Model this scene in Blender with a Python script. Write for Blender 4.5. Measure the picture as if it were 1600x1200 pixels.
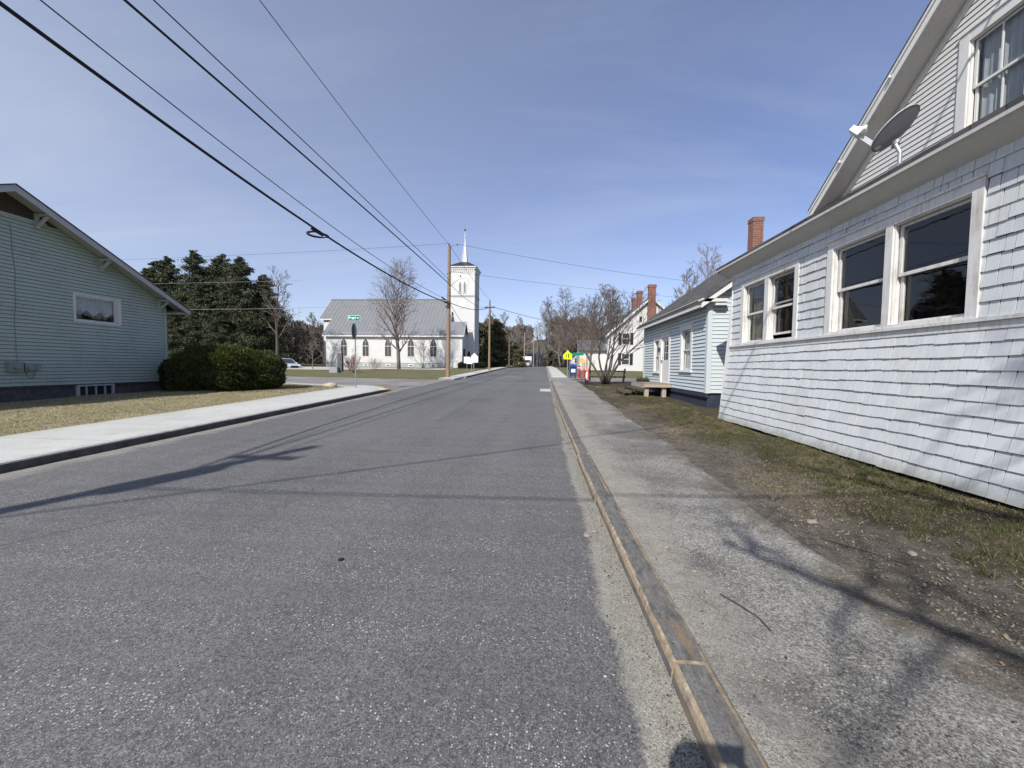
import bpy, bmesh, math, random
import numpy as np
from mathutils import Vector, Matrix
R = math.radians
for o in list(bpy.data.objects): bpy.data.objects.remove(o)
S = bpy.context.scene
COL = S.collection

# ------------------------------------------------------------------ camera, sky, sun, exposure
EYE = 1.65
cam_d = bpy.data.cameras.new('camera'); cam = bpy.data.objects.new('camera', cam_d); COL.objects.link(cam)
cam_d.sensor_width = 36; cam_d.lens = 610/1600*36; cam_d.clip_start = .02; cam_d.clip_end = 6000
cam.matrix_world = Matrix.Translation((0,0,EYE)) @ (Matrix.Rotation(R(4.7),4,'Z') @ Matrix.Rotation(R(90-2.6),4,'X') @ Matrix.Rotation(R(0.7),4,'Z'))
S.camera = cam
SUN_EL, SUN_AZ = 41.4, 24.8      # light travels towards +Y, turned AZ degrees towards +X
sd = bpy.data.lights.new('sun','SUN'); sd.energy = 5.0; sd.angle = R(.53); sd.color = (1,.955,.89)
sun = bpy.data.objects.new('sun', sd); COL.objects.link(sun)
dv = Vector((math.sin(R(SUN_AZ))*math.cos(R(SUN_EL)), math.cos(R(SUN_AZ))*math.cos(R(SUN_EL)), -math.sin(R(SUN_EL))))
sun.rotation_euler = dv.to_track_quat('-Z','Y').to_euler(); sun.location = (-20,-60,60)
W = bpy.data.worlds.new('World'); S.world = W; W.use_nodes = True
nt = W.node_tree; nt.nodes.clear()
def wn(t, **k):
    n = nt.nodes.new(t)
    for a,b in k.items(): setattr(n,a,b)
    return n
sky = wn('ShaderNodeTexSky', sky_type='NISHITA', sun_disc=False)
sky.sun_elevation = R(SUN_EL); sky.sun_rotation = R(180+SUN_AZ); sky.altitude = 200; sky.air_density = 1.0; sky.dust_density = .6; sky.ozone_density = 1.6
bg = wn('ShaderNodeBackground'); bg.inputs[1].default_value = .115
wo = wn('ShaderNodeOutputWorld'); tc = wn('ShaderNodeTexCoord')
sp = wn('ShaderNodeSeparateXYZ'); nt.links.new(tc.outputs['Generated'], sp.inputs[0])
ad = wn('ShaderNodeMath', operation='ADD'); ad.inputs[1].default_value = .12; nt.links.new(sp.outputs[2], ad.inputs[0])
dx = wn('ShaderNodeMath', operation='DIVIDE'); dy = wn('ShaderNodeMath', operation='DIVIDE')
nt.links.new(sp.outputs[0], dx.inputs[0]); nt.links.new(ad.outputs[0], dx.inputs[1]); nt.links.new(sp.outputs[1], dy.inputs[0]); nt.links.new(ad.outputs[0], dy.inputs[1])
cb = wn('ShaderNodeCombineXYZ'); nt.links.new(dx.outputs[0], cb.inputs[0]); nt.links.new(dy.outputs[0], cb.inputs[1])
mp = wn('ShaderNodeMapping'); mp.inputs['Rotation'].default_value = (0,0,R(28)); mp.inputs['Scale'].default_value = (.35,1.3,1); nt.links.new(cb.outputs[0], mp.inputs[0])
nz = wn('ShaderNodeTexNoise'); nz.inputs['Scale'].default_value = 1.1; nz.inputs['Detail'].default_value = 9; nz.inputs['Roughness'].default_value = .62; nz.inputs['Distortion'].default_value = 1.1
nt.links.new(mp.outputs[0], nz.inputs[0])
nz2 = wn('ShaderNodeTexNoise'); nz2.inputs['Scale'].default_value = .45; nz2.inputs['Detail'].default_value = 3; nt.links.new(cb.outputs[0], nz2.inputs[0])
mu = wn('ShaderNodeMath', operation='MULTIPLY'); nt.links.new(nz.outputs[0], mu.inputs[0]); nt.links.new(nz2.outputs[0], mu.inputs[1])
rp = wn('ShaderNodeMapRange'); rp.inputs[1].default_value = .20; rp.inputs[2].default_value = .42; rp.inputs[3].default_value = 0; rp.inputs[4].default_value = .22; nt.links.new(mu.outputs[0], rp.inputs[0])
# thin high cloud veil: thicker towards the left of the street
lf = wn('ShaderNodeMapRange'); lf.inputs[1].default_value = .75; lf.inputs[2].default_value = -.85; lf.inputs[3].default_value = .0; lf.inputs[4].default_value = .33; nt.links.new(sp.outputs[0], lf.inputs[0])
a2 = wn('ShaderNodeMath', operation='ADD', use_clamp=True); nt.links.new(rp.outputs[0], a2.inputs[0]); nt.links.new(lf.outputs[0], a2.inputs[1])
mxs = wn('ShaderNodeMixRGB'); mxs.inputs[2].default_value = (5.2,5.6,6.3,1); nt.links.new(a2.outputs[0], mxs.inputs[0])
tint = wn('ShaderNodeMixRGB', blend_type='MULTIPLY'); tint.inputs[0].default_value = 1; tint.inputs[2].default_value = (1.07,1.0,1.17,1)
nt.links.new(sky.outputs[0], tint.inputs[1]); nt.links.new(tint.outputs[0], mxs.inputs[1])
nt.links.new(mxs.outputs[0], bg.inputs[0]); nt.links.new(bg.outputs[0], wo.inputs[0])
S.view_settings.view_transform = 'Standard'; S.view_settings.look = 'None'; S.view_settings.exposure = .22; S.view_settings.gamma = 1
S.render.resolution_x = 1024; S.render.resolution_y = 768

# ------------------------------------------------------------------ materials
class NT:
    def __init__(s, name):
        s.m = bpy.data.materials.new(name); s.m.use_nodes = True; s.t = s.m.node_tree; s.t.nodes.clear()
        s.out = s.n('ShaderNodeOutputMaterial'); s.tc = s.n('ShaderNodeTexCoord')
        s.b = s.n('ShaderNodeBsdfPrincipled'); s.l(s.b.outputs[0], s.out.inputs[0]); s.b.inputs['Specular IOR Level'].default_value = .3
    def n(s, t, **k):
        n = s.t.nodes.new(t)
        for a,b in k.items(): setattr(n,a,b)
        return n
    def l(s, a, b): s.t.links.new(a, b)
    def co(s, scale=None, rot=None):
        if scale is None: return s.tc.outputs['Object']
        m = s.n('ShaderNodeMapping'); m.inputs['Scale'].default_value = scale
        if rot: m.inputs['Rotation'].default_value = rot
        s.l(s.tc.outputs['Object'], m.inputs[0]); return m.outputs[0]
    def noise(s, sc, det=4, ro=.55, co=None, dist=0):
        n = s.n('ShaderNodeTexNoise'); n.inputs['Scale'].default_value = sc; n.inputs['Detail'].default_value = det; n.inputs['Roughness'].default_value = ro; n.inputs['Distortion'].default_value = dist
        s.l(co or s.co(), n.inputs[0]); return n.outputs[0]
    def vor(s, sc, co=None, feature='F1', out='Distance'):
        n = s.n('ShaderNodeTexVoronoi', feature=feature); n.inputs['Scale'].default_value = sc; s.l(co or s.co(), n.inputs[0]); return n.outputs[out]
    def math(s, op, a, b=None, clamp=False):
        n = s.n('ShaderNodeMath', operation=op, use_clamp=clamp)
        for i,v in enumerate((a,b)):
            if v is None: continue
            if isinstance(v,(int,float)): n.inputs[i].default_value = v
            else: s.l(v, n.inputs[i])
        return n.outputs[0]
    def rng(s, v, a, b, c=0, d=1, smooth=False):
        n = s.n('ShaderNodeMapRange'); 
        if smooth: n.interpolation_type = 'SMOOTHSTEP'
        for i,x in enumerate((a,b,c,d)): n.inputs[i+1].default_value = x
        s.l(v, n.inputs[0]); return n.outputs[0]
    def mix(s, f, a, b, mode='MIX'):
        n = s.n('ShaderNodeMixRGB', blend_type=mode)
        for i,v in enumerate((f,a,b)):
            if isinstance(v,(int,float)): n.inputs[i].default_value = v
            elif isinstance(v, tuple): n.inputs[i].default_value = (*v,1)
            else: s.l(v, n.inputs[i])
        return n.outputs[0]
    def sep(s, co=None):
        n = s.n('ShaderNodeSeparateXYZ'); s.l(co or s.co(), n.inputs[0]); return n.outputs
    def bump(s, h, st=.3, d=.01):
        n = s.n('ShaderNodeBump'); n.inputs['Strength'].default_value = st; n.inputs['Distance'].default_value = d; s.l(h, n.inputs['Height']); s.l(n.outputs[0], s.b.inputs['Normal'])
    def col(s, c):
        if isinstance(c, tuple): s.b.inputs['Base Color'].default_value = (*c,1)
        else: s.l(c, s.b.inputs['Base Color'])
    def rough(s, v):
        if isinstance(v,(int,float)): s.b.inputs['Roughness'].default_value = v
        else: s.l(v, s.b.inputs['Roughness'])
def simple(name, c, r=.7, metal=0, spec=.3, var=.15, sc=3, bmp=0, bsc=60):
    m = NT(name); v = m.noise(sc,5,.6)
    m.col(m.mix(m.rng(v,.3,.7), tuple(x*(1-var) for x in c), tuple(min(1,x*(1+var)) for x in c)))
    m.rough(r); m.b.inputs['Metallic'].default_value = metal; m.b.inputs['Specular IOR Level'].default_value = spec
    if bmp: m.bump(m.noise(bsc,4), bmp, .01)
    return m.m
def painted(name, c, dirt=(.30,.29,.26), amt=.35, sc=1.2, lowz=None):
    m = NT(name)
    a = m.noise(sc,7,.65); st = m.noise(3,6,.6,m.co((9,9,.8)))
    k = m.rng(m.math('MULTIPLY',a,st),.24,.42,0,amt)
    base = m.mix(m.noise(14,3), tuple(x*.94 for x in c), tuple(min(1,x*1.04) for x in c))
    cc = m.mix(k, base, dirt)
    if lowz:
        z = m.sep()[2]; w = m.math('ADD', z, m.rng(m.noise(7,5,.7),.3,.7,-.10,.10))
        cc = m.mix(m.rng(w, lowz, lowz+.14, .55, 0), cc, (.13,.15,.09))
    m.col(cc); m.rough(m.rng(a,.3,.7,.5,.75)); m.bump(m.noise(90,4,.6,m.co((.4,.4,3))), .12, .004)
    return m.m
M = {}
def shingle_mat():
    m = NT('white_cedar_shingle'); g = m.n('ShaderNodeNewGeometry').outputs['Random Per Island']
    c = m.mix(g, (.505,.535,.55), (.56,.585,.59)); a = m.noise(1.1,7,.65); st = m.noise(5,6,.65,m.co((1,7,.6)))
    c = m.mix(m.rng(m.math('MULTIPLY',a,st),.22,.40,0,.5), c, (.36,.355,.34)); c = m.mix(m.rng(m.noise(16,6,.75),.66,.70,0,.5), c, (.27,.25,.22))
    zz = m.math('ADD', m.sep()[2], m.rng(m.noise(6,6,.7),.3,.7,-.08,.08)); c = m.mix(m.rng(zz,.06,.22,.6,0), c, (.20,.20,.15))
    m.col(c); m.rough(m.rng(a,.3,.7,.5,.8)); m.bump(m.noise(40,5,.7,m.co((1,5,.35))), .35, .006); return m.m
def grains(m, base, sc, lo, hi):
    """aggregate: every little stone cell its own tone"""
    v = m.n('ShaderNodeTexVoronoi'); v.inputs['Scale'].default_value = sc; m.l(m.co(), v.inputs[0]); c = m.n('ShaderNodeSeparateColor'); m.l(v.outputs['Color'], c.inputs[0])
    k = m.rng(c.outputs[0],0,1,lo,hi); return m.mix(1, base, k, 'MULTIPLY'), v.outputs['Distance']
def chips(m, base, sc, thr, size, ca, cb_, amt, mask=None, distort=0):
    v = m.n('ShaderNodeTexVoronoi'); v.inputs['Scale'].default_value = sc; co = m.co()
    if distort: co = m.mix(distort, m.co(), m.n('ShaderNodeTexNoise').outputs[1])
    m.l(co, v.inputs[0]); c = m.n('ShaderNodeSeparateColor'); m.l(v.outputs['Color'], c.inputs[0])
    k = m.math('MULTIPLY', m.rng(c.outputs[0],thr,thr+.02), m.rng(m.math('SUBTRACT', m.math('MULTIPLY', c.outputs[2], size), v.outputs['Distance']), 0, .06))
    if mask is not None: k = m.math('MULTIPLY', k, mask)
    return m.mix(m.math('MULTIPLY',k,amt), base, m.mix(c.outputs[1],ca,cb_)), k
def mat_asphalt():
    m = NT('asphalt'); x,y,z = m.sep()
    big = m.noise(.30,4,.5); mid = m.noise(2.2,5,.6); tr = m.noise(.8,3,.5,m.co((1.5,.07,1)))
    base = m.mix(m.rng(big,.35,.65), (.088,.088,.088), (.122,.121,.119))
    base = m.mix(m.rng(tr,.38,.62,0,.55), base, (.135,.134,.131))
    base = m.mix(m.rng(mid,.35,.75,0,.4), base, (.098,.098,.098))
    st = m.noise(.55,6,.7); base = m.mix(m.rng(st,.66,.72,0,.35), base, (.055,.055,.056))
    base,_ = grains(m, base, 150, .55, 1.45); base,_ = grains(m, base, 62, .80, 1.2)
    mask = m.rng(m.noise(1.1,4,.6),.32,.62,.35,1)
    base,k1 = chips(m, base, 82, .70, .50, (.25,.245,.235), (.62,.61,.58), .9, mask)
    base,k2 = chips(m, base, 170, .62, .55, (.20,.197,.19), (.42,.41,.40), .8, mask)
    base,_ = chips(m, base, 44, .955, .40, (.45,.44,.42), (.75,.73,.70), .9, mask)
    cw = m.n('ShaderNodeTexVoronoi', feature='DISTANCE_TO_EDGE'); cw.inputs['Scale'].default_value = .30
    nn = m.n('ShaderNodeTexNoise'); nn.inputs['Scale'].default_value = 2.2; nn.inputs['Detail'].default_value = 6; m.l(m.co(), nn.inputs[0])
    m.l(m.mix(.16, m.co(), nn.outputs[1]), cw.inputs[0])
    crack = m.math('MULTIPLY', m.rng(cw.outputs[0],.0035,.001), m.rng(m.noise(.23,3),.52,.58))
    base = m.mix(m.math('MULTIPLY',crack,.65), base, (.035,.035,.035))
    n1 = m.noise(1.1,7,.62); kx = m.math('ADD', x, m.rng(y,2,12,0,.04))
    r = m.math('ADD', kx, m.rng(n1,.3,.7,-.07,.07)); r = m.math('ADD', r, m.rng(m.noise(25,4,.7),.3,.7,-.03,.03)); sandR = m.rng(r,.395,.445,0,1)
    l = m.math('ADD', x, m.rng(n1,.3,.7,-.2,.2)); sandL = m.rng(l,-6.95,-7.2,0,.9)
    sn = m.noise(8,6,.75); scol = m.mix(m.rng(sn,.3,.7),(.205,.195,.165),(.30,.29,.25))
    scol,_ = grains(m, scol, 210, .6, 1.35); scol,_ = chips(m, scol, 120, .82, .5, (.05,.05,.045), (.10,.09,.08), .85); scol,_ = chips(m, scol, 105, .90, .5, (.4,.38,.33), (.6,.57,.5), .8)
    s_ = m.math('MAXIMUM', sandR, sandL); s_ = m.math('MULTIPLY', s_, m.rng(m.noise(14,5,.7),.22,.45,.72,1))
    base = m.mix(s_, base, scol)
    m.col(base); m.rough(m.rng(mid,.3,.7,.68,.88)); m.b.inputs['Specular IOR Level'].default_value = .3
    m.bump(m.math('ADD', m.noise(150,3,.6), m.math('MULTIPLY', k1, .7)), .6, .006)
    return m.m
def mat_oldpath():
    m = NT('old_asphalt'); x,y,z = m.sep()
    big = m.noise(.9,6,.62,dist=.6)
    base = m.mix(m.rng(big,.38,.62), (.125,.122,.112), (.245,.24,.22))
    base = m.mix(m.rng(m.noise(2.6,6,.65),.5,.7,0,.55), base, (.105,.103,.098))
    base = m.mix(m.rng(m.noise(.6,3,.6,m.co((.5,2.2,1))),.52,.66,0,.35), base, (.32,.31,.285))
    base,_ = grains(m, base, 130, .40, 1.5); base,_ = grains(m, base, 60, .72, 1.25)
    mask = m.rng(m.noise(1.3,5,.62),.35,.58,.25,1)
    base,k1 = chips(m, base, 70, .55, .55, (.25,.245,.225), (.58,.56,.52), .8, mask)
    base,k2 = chips(m, base, 110, .80, .5, (.33,.28,.20), (.48,.44,.36), .8, mask)
    base,_ = chips(m, base, 95, .80, .5, (.045,.045,.042), (.075,.072,.066), .8)
    n1 = m.noise(1.6,6,.62); kx = m.math('ADD', x, m.rng(y,1,16,0,.22))
    e = m.math('ADD', kx, m.rng(n1,.3,.7,-.25,.25))
    sn = m.noise(9,6,.75); sand = m.mix(m.rng(sn,.3,.7),(.205,.192,.163),(.31,.295,.255)); sand,_ = grains(m, sand, 200, .55, 1.4); sand,_ = chips(m, sand, 90, .86, .5, (.05,.048,.04), (.4,.38,.33), .8)
    base = m.mix(m.rng(e,1.35,1.0,0,.95), base, sand)
    e2 = m.math('ADD', m.math('ADD', x, m.rng(n1,.3,.7,-.30,.30)), m.rng(m.noise(9,5,.7),.3,.7,-.14,.14))
    dirt = m.mix(m.rng(m.noise(6,5,.7),.35,.65),(.075,.064,.05),(.16,.143,.118)); dirt,_ = grains(m, dirt, 160, .5, 1.5); dirt,_ = chips(m, dirt, 60, .72, .5, (.16,.15,.13), (.44,.41,.36), .9)
    base = m.mix(m.rng(e2,2.0,2.28,0,1), base, dirt)
    base = m.mix(m.rng(y,11,17,0,.45), base, m.mix(m.rng(m.noise(1.4,5),.4,.6),(.2,.19,.17),(.33,.32,.29)))
    m.col(base); m.rough(.9); m.bump(m.math('ADD', m.math('ADD', m.noise(120,4,.7), m.math('MULTIPLY',k1,.8)), m.noise(24,4)), .7, .009)
    return m.m
def mat_lawn(name, green, straw, dirt, gmix=(.42,.58), right=False):
    m = NT(name); x,y,z = m.sep()
    n1 = m.noise(.7,6,.6); n2 = m.noise(5,6,.7); n3 = m.noise(60,5,.75,m.co((1,.5,1)))
    base = m.mix(m.rng(n2,.35,.65), green, straw); base = m.mix(m.rng(n1,gmix[0],gmix[1]), base, m.mix(.5,base,straw))
    base = m.mix(m.rng(n3,.35,.65,0,.55), base, tuple(c*.35 for c in dirt))
    if right:
        e = m.math('ADD', x, m.rng(m.noise(1.3,6,.62),.3,.7,-.6,.6))
        e = m.math('ADD', e, m.rng(y,8,15,0,1.2))
        e = m.math('ADD', e, m.rng(m.noise(7,5,.7),.3,.7,-.25,.25))
        base = m.mix(m.rng(m.noise(1.7,6,.7),.45,.58,0,.9), base, tuple(c*.50 for c in dirt)); base,_ = grains(m, base, 120, .5, 1.45)
        gcol = m.mix(m.rng(m.noise(6,5,.7),.35,.65), (.055,.047,.037), (.15,.133,.108)); gcol,_ = grains(m, gcol, 150, .5, 1.5)
        gcol,_ = chips(m, gcol, 45, .80, .48, (.13,.12,.10), (.34,.32,.27), .8); gcol,_ = chips(m, gcol, 90, .86, .5, (.18,.165,.14), (.4,.37,.32), .8)
        base = m.mix(m.rng(e,3.35,2.95,0,1), base, gcol)
    m.col(base); m.rough(.95); m.bump(m.math('ADD', n3, n2), .9, .03)
    return m.m
def mat_concrete():
    m = NT('concrete'); x,y,z = m.sep()
    c = m.mix(m.rng(m.noise(.6,6,.6),.3,.7),(.41,.415,.385),(.50,.50,.465)); c,_ = grains(m, c, 130, .82, 1.15)
    c = m.mix(m.rng(m.noise(2.2,6,.65),.52,.72,0,.45), c, (.29,.275,.24))
    c = m.mix(m.rng(m.sep()[0],-9.3,-9.85,0,.3), c, (.27,.25,.20))
    j = m.math('ABSOLUTE', m.math('SUBTRACT', m.math('FRACT', m.math('DIVIDE', y, 1.55)), .5)); c = m.mix(m.math('MULTIPLY', m.rng(j,.493,.497),.85), c, (.2,.19,.18))
    m.col(c); m.rough(.85); m.bump(m.noise(120,3), .15, .004); return m.m
def mat_kerbtop():
    m = NT('kerb_stone_top'); s = m.noise(9,7,.7,m.co((2.5,.9,2.5)),.6)
    c = m.mix(m.rng(s,.35,.65),(.075,.073,.068),(.165,.16,.15)); c,_ = grains(m, c, 190, .75, 1.25); c = m.mix(m.rng(m.noise(10,4,.6,m.co((9,.12,9)),.8),.66,.69,0,.7), c, (.36,.36,.34))
    c = m.mix(m.rng(m.noise(3,5,.6,m.co((3,.6,3)),1),.55,.7,0,.7), c, (.23,.155,.085))
    m.col(c); m.rough(.7); m.bump(m.noise(60,5,.7), .4, .006); return m.m
def mat_kerbedge():
    m = NT('kerb_stone_edge'); c = m.mix(m.rng(m.noise(22,6,.7),.3,.7),(.17,.125,.08),(.42,.35,.25)); c = m.mix(m.rng(m.noise(6,4),.55,.7,0,.6), c, (.15,.14,.12))
    m.col(c); m.rough(.85); m.bump(m.noise(60,5,.7), .5, .008); return m.m
def mat_shingle_roof(name, a=(.045,.043,.043), b=(.095,.09,.088)):
    m = NT(name); bt = m.n('ShaderNodeTexBrick'); bt.inputs['Scale'].default_value = 1; bt.inputs['Brick Width'].default_value = .33; bt.inputs['Row Height'].default_value = .14; bt.inputs['Mortar Size'].default_value = .008
    bt.inputs['Color1'].default_value = (*a,1); bt.inputs['Color2'].default_value = (*b,1); bt.inputs['Mortar'].default_value = (.02,.02,.02,1)
    mp_ = m.n('ShaderNodeMapping'); m.l(m.tc.outputs['UV'], mp_.inputs[0]); m.l(mp_.outputs[0], bt.inputs[0])
    c = m.mix(m.rng(m.noise(1.1,6,.65),.45,.7,0,.5), bt.outputs[0], (.13,.13,.125)); m.col(c); m.rough(.9); m.bump(bt.outputs[1], -.5, .01); return m.m
def mat_brick():
    m = NT('brick'); bt = m.n('ShaderNodeTexBrick'); bt.inputs['Scale'].default_value = 1; bt.inputs['Brick Width'].default_value = .21; bt.inputs['Row Height'].default_value = .073; bt.inputs['Mortar Size'].default_value = .007
    bt.inputs['Color1'].default_value = (.235,.088,.058,1); bt.inputs['Color2'].default_value = (.155,.062,.046,1); bt.inputs['Mortar'].default_value = (.27,.22,.19,1)
    m.l(m.tc.outputs['UV'], bt.inputs[0]); c = m.mix(m.rng(m.noise(3,6,.7),.5,.75,0,.5), bt.outputs[0], (.10,.05,.04)); m.col(c); m.rough(.9); m.bump(bt.outputs[1], -.5, .01); return m.m
def mat_bark(name, a, b, sc=18):
    m = NT(name); n = m.noise(sc,6,.7,m.co((1,1,.15))); m.col(m.mix(m.rng(n,.3,.7),a,b)); m.rough(.9); m.bump(n,.5,.02); return m.m
def mat_leaf(name, a, b, c=None):
    m = NT(name); g = m.n('ShaderNodeNewGeometry'); col = m.mix(g.outputs['Random Per Island'], a, b)
    col = m.mix(m.rng(m.noise(.9,4,.6),.4,.62,0,.55), col, c or a)
    m.col(col); m.rough(.6)
    t = m.n('ShaderNodeBsdfTranslucent'); m.l(col, t.inputs[0]); x = m.n('ShaderNodeMixShader'); x.inputs[0].default_value = .22
    m.l(m.b.outputs[0], x.inputs[1]); m.l(t.outputs[0], x.inputs[2]); m.l(x.outputs[0], m.out.inputs[0]); return m.m
def mat_glass():
    m = NT('window_glass'); lw = m.n('ShaderNodeLayerWeight'); lw.inputs[0].default_value = .5
    f = m.math('ADD', m.math('MULTIPLY', m.math('POWER', lw.outputs['Facing'], 4), .75), .07)
    g = m.n('ShaderNodeBsdfGlossy'); g.inputs['Roughness'].default_value = .015; t = m.n('ShaderNodeBsdfTransparent'); t.inputs[0].default_value = (.8,.83,.82,1)
    bp = m.n('ShaderNodeBump'); bp.inputs['Strength'].default_value = .05; bp.inputs['Distance'].default_value = .02; m.l(m.noise(2.2,2), bp.inputs['Height']); m.l(bp.outputs[0], g.inputs['Normal'])
    x = m.n('ShaderNodeMixShader'); m.l(f, x.inputs[0]); m.l(t.outputs[0], x.inputs[1]); m.l(g.outputs[0], x.inputs[2]); m.l(x.outputs[0], m.out.inputs[0]); return m.m
def mat_log(name, a, b):
    m = NT(name); n = m.noise(9,6,.7,m.co((5,5,.25))); m.col(m.mix(m.rng(n,.3,.7),a,b)); m.rough(.85); m.bump(n,.4,.01); return m.m
M['asphalt'] = mat_asphalt(); M['path'] = mat_oldpath(); M['concrete'] = mat_concrete(); M['ktop'] = mat_kerbtop(); M['kedge'] = mat_kerbedge()
M['lawnL'] = mat_lawn('lawn_dry', (.15,.155,.065), (.47,.40,.255), (.18,.15,.095))
M['lawnR'] = mat_lawn('lawn_mossy', (.045,.062,.02), (.13,.10,.058), (.07,.055,.039), right=True)
M['lawnF'] = mat_lawn('lawn_far', (.085,.115,.035), (.19,.165,.085), (.10,.085,.05))
M['ground'] = mat_lawn('ground_soil', (.07,.085,.035), (.14,.12,.07), (.10,.08,.05))
def mat_street():
    m = NT('worn_side_street'); c = m.mix(m.rng(m.noise(.5,6,.6),.35,.65),(.17,.16,.155),(.27,.255,.24)); c = m.mix(m.rng(m.noise(60,4,.7),.4,.7,0,.4),c,(.10,.10,.10)); m.col(c); m.rough(.9); m.bump(m.noise(80,3),.3,.006); return m.m
M['street'] = mat_street()
M['gravel'] = simple('gravel_drive',(.42,.39,.34),.95,var=.2,sc=8,bmp=.4)
M['mint'] = painted('mint_clapboard', (.385,.45,.39), (.17,.20,.175), .34)
M['white'] = painted('white_paint', (.63,.63,.61), (.33,.31,.28), .32)
M['whiteclean'] = painted('white_clapboard', (.58,.585,.565), (.40,.39,.36), .25)
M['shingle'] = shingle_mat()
M['palemint'] = painted('pale_vinyl', (.50,.555,.57), (.40,.42,.40), .15)
M['trim'] = painted('chipped_white_trim', (.62,.62,.60), (.30,.24,.18), .6, 2.6)
M['soffit'] = painted('soffit_paint', (.50,.49,.46), (.3,.28,.25), .4)
M['darkroom'] = simple('dark_interior',(.018,.017,.016),.9)
M['curtain'] = simple('curtain_cloth',(.42,.43,.45),.9,var=.1,sc=9)
M['sheet'] = simple('plastic_sheet',(.13,.115,.09),.5,var=.4,sc=7,bmp=.6,bsc=9)  # crumpled brown sheet behind the glass, painted as the reflection of a tree
M['glass'] = mat_glass()
M['roof'] = mat_shingle_roof('roof_shingle'); M['roofred'] = mat_shingle_roof('roof_shingle_grey',(.08,.08,.085),(.14,.14,.145))
M['metalroof'] = simple('standing_seam_metal',(.185,.19,.20),.55,metal=.1,spec=.3,var=.07,sc=1.2)
M['brick'] = mat_brick()
M['found'] = simple('foundation_dark',(.085,.082,.078),.95,var=.35,sc=6,bmp=.5,bsc=30)
M['foundblue'] = simple('foundation_paint',(.03,.037,.06),.9,var=.2)
M['foundgrey'] = simple('foundation_church',(.34,.37,.34),.9,var=.1)
M['black'] = simple('black_rubber',(.012,.012,.013),.6)
M['darkmetal'] = simple('dark_metal',(.05,.052,.055),.5,metal=.5)
M['galv'] = simple('galvanised_steel',(.36,.37,.38),.45,metal=.6,var=.12)
M['dishgrey'] = simple('dish_grey',(.47,.48,.50),.55,var=.06)
M['meter'] = simple('meter_grey',(.24,.27,.265),.6,var=.1)
M['pole'] = mat_log('pole_wood',(.15,.098,.060),(.33,.235,.15)); M['poleold'] = mat_log('pole_wood_old',(.20,.17,.14),(.36,.31,.25))
M['bark'] = mat_bark('bark_grey',(.10,.088,.078),(.23,.20,.18)); M['twig'] = mat_bark('twig_grey',(.15,.125,.11),(.27,.235,.215),6)
M['twigdark'] = mat_bark('twig_dark',(.05,.04,.036),(.11,.09,.08),6); M['barkdark'] = mat_bark('bark_dark',(.05,.042,.036),(.12,.10,.085))
M['twigbrown'] = mat_bark('twig_brown',(.095,.075,.06),(.18,.145,.12),6)
M['twigred'] = mat_bark('twig_red',(.19,.075,.07),(.30,.16,.14),6)
M['hemlock'] = mat_leaf('hemlock_needles',(.034,.046,.022),(.115,.130,.068),(.06,.066,.036))
M['yew'] = mat_leaf('yew_leaves',(.030,.046,.012),(.112,.132,.032),(.045,.062,.018))
M['yewdark'] = mat_leaf('yew_dark_leaves',(.018,.034,.014),(.04,.062,.022))
M['evergreen'] = mat_leaf('far_evergreen',(.07,.08,.035),(.17,.165,.08),(.10,.10,.05))
M['green_sign'] = simple('sign_green',(.0,.21,.12),.4,var=.05); M['white_sign'] = simple('sign_white',(.8,.8,.8),.5,var=.03); M['signback'] = simple('sign_back',(.075,.08,.085),.5,metal=.3)
M['yellowgreen'] = simple('sign_yellow_green',(.62,.90,.02),.4,var=.03); M['orange_sign'] = simple('sign_amber',(.75,.42,.10),.5); M['red'] = simple('red_paint',(.42,.075,.065),.45,var=.1); M['pink'] = simple('faded_red_paint',(.62,.19,.17),.6,var=.15)
M['redsign'] = simple('sign_red',(.45,.02,.02),.4)
M['blue'] = simple('mailbox_blue',(.02,.055,.17),.35); M['oldwood'] = mat_log('weathered_wood',(.15,.12,.09),(.33,.28,.22)); M['palewood'] = mat_log('pale_wood',(.27,.23,.17),(.42,.37,.29)); M['darkwood'] = mat_log('dark_wood',(.045,.035,.028),(.10,.08,.065))
M['granite'] = simple('granite_grey',(.27,.285,.30),.7,var=.2,sc=14,bmp=.2); M['boulder'] = simple('boulder_stone',(.42,.37,.27),.9,var=.25,sc=9,bmp=.5,bsc=20)
M['stone'] = simple('pale_stone',(.22,.20,.17),.9,var=.35,sc=4); M['tactile'] = simple('tactile_yellow',(.62,.40,.14),.7,var=.15)
M['carpaint'] = simple('silver_car_paint',(.62,.65,.68),.22,metal=.35,spec=.6,var=.02); M['carglass'] = simple('car_glass',(.03,.035,.04),.05,spec=.8); M['tyre'] = simple('tyre_rubber',(.02,.02,.02),.8); M['chrome'] = simple('wheel_alloy',(.5,.5,.52),.25,metal=.9)
M['shutter'] = simple('black_shutter',(.018,.022,.022),.6); M['beige'] = simple('garage_door_beige',(.50,.45,.36),.7)
M['blackgranite'] = simple('granite_dark',(.10,.105,.11),.5,var=.25,sc=12)
M['paint'] = simple('worn_road_paint',(.42,.42,.41),.8,var=.35,sc=8); M['terracotta'] = simple('planter_black',(.03,.03,.03),.7)
M['cloth'] = simple('jacket_navy',(.03,.035,.06),.9); M['skin'] = simple('skin',(.50,.31,.22),.55); M['jeans'] = simple('jeans_blue',(.05,.07,.12),.9)
M['grassdry'] = mat_leaf('grass_blades_dry',(.52,.45,.29),(.17,.18,.07)); M['grassgreen'] = mat_leaf('grass_blades_green',(.048,.068,.02),(.17,.14,.07))
M['steeple'] = simple('steeple_metal',(.36,.38,.40),.5,metal=.3)
M['hill'] = mat_leaf('hill_woods',(.10,.085,.07),(.15,.125,.10),(.06,.075,.04))

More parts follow.
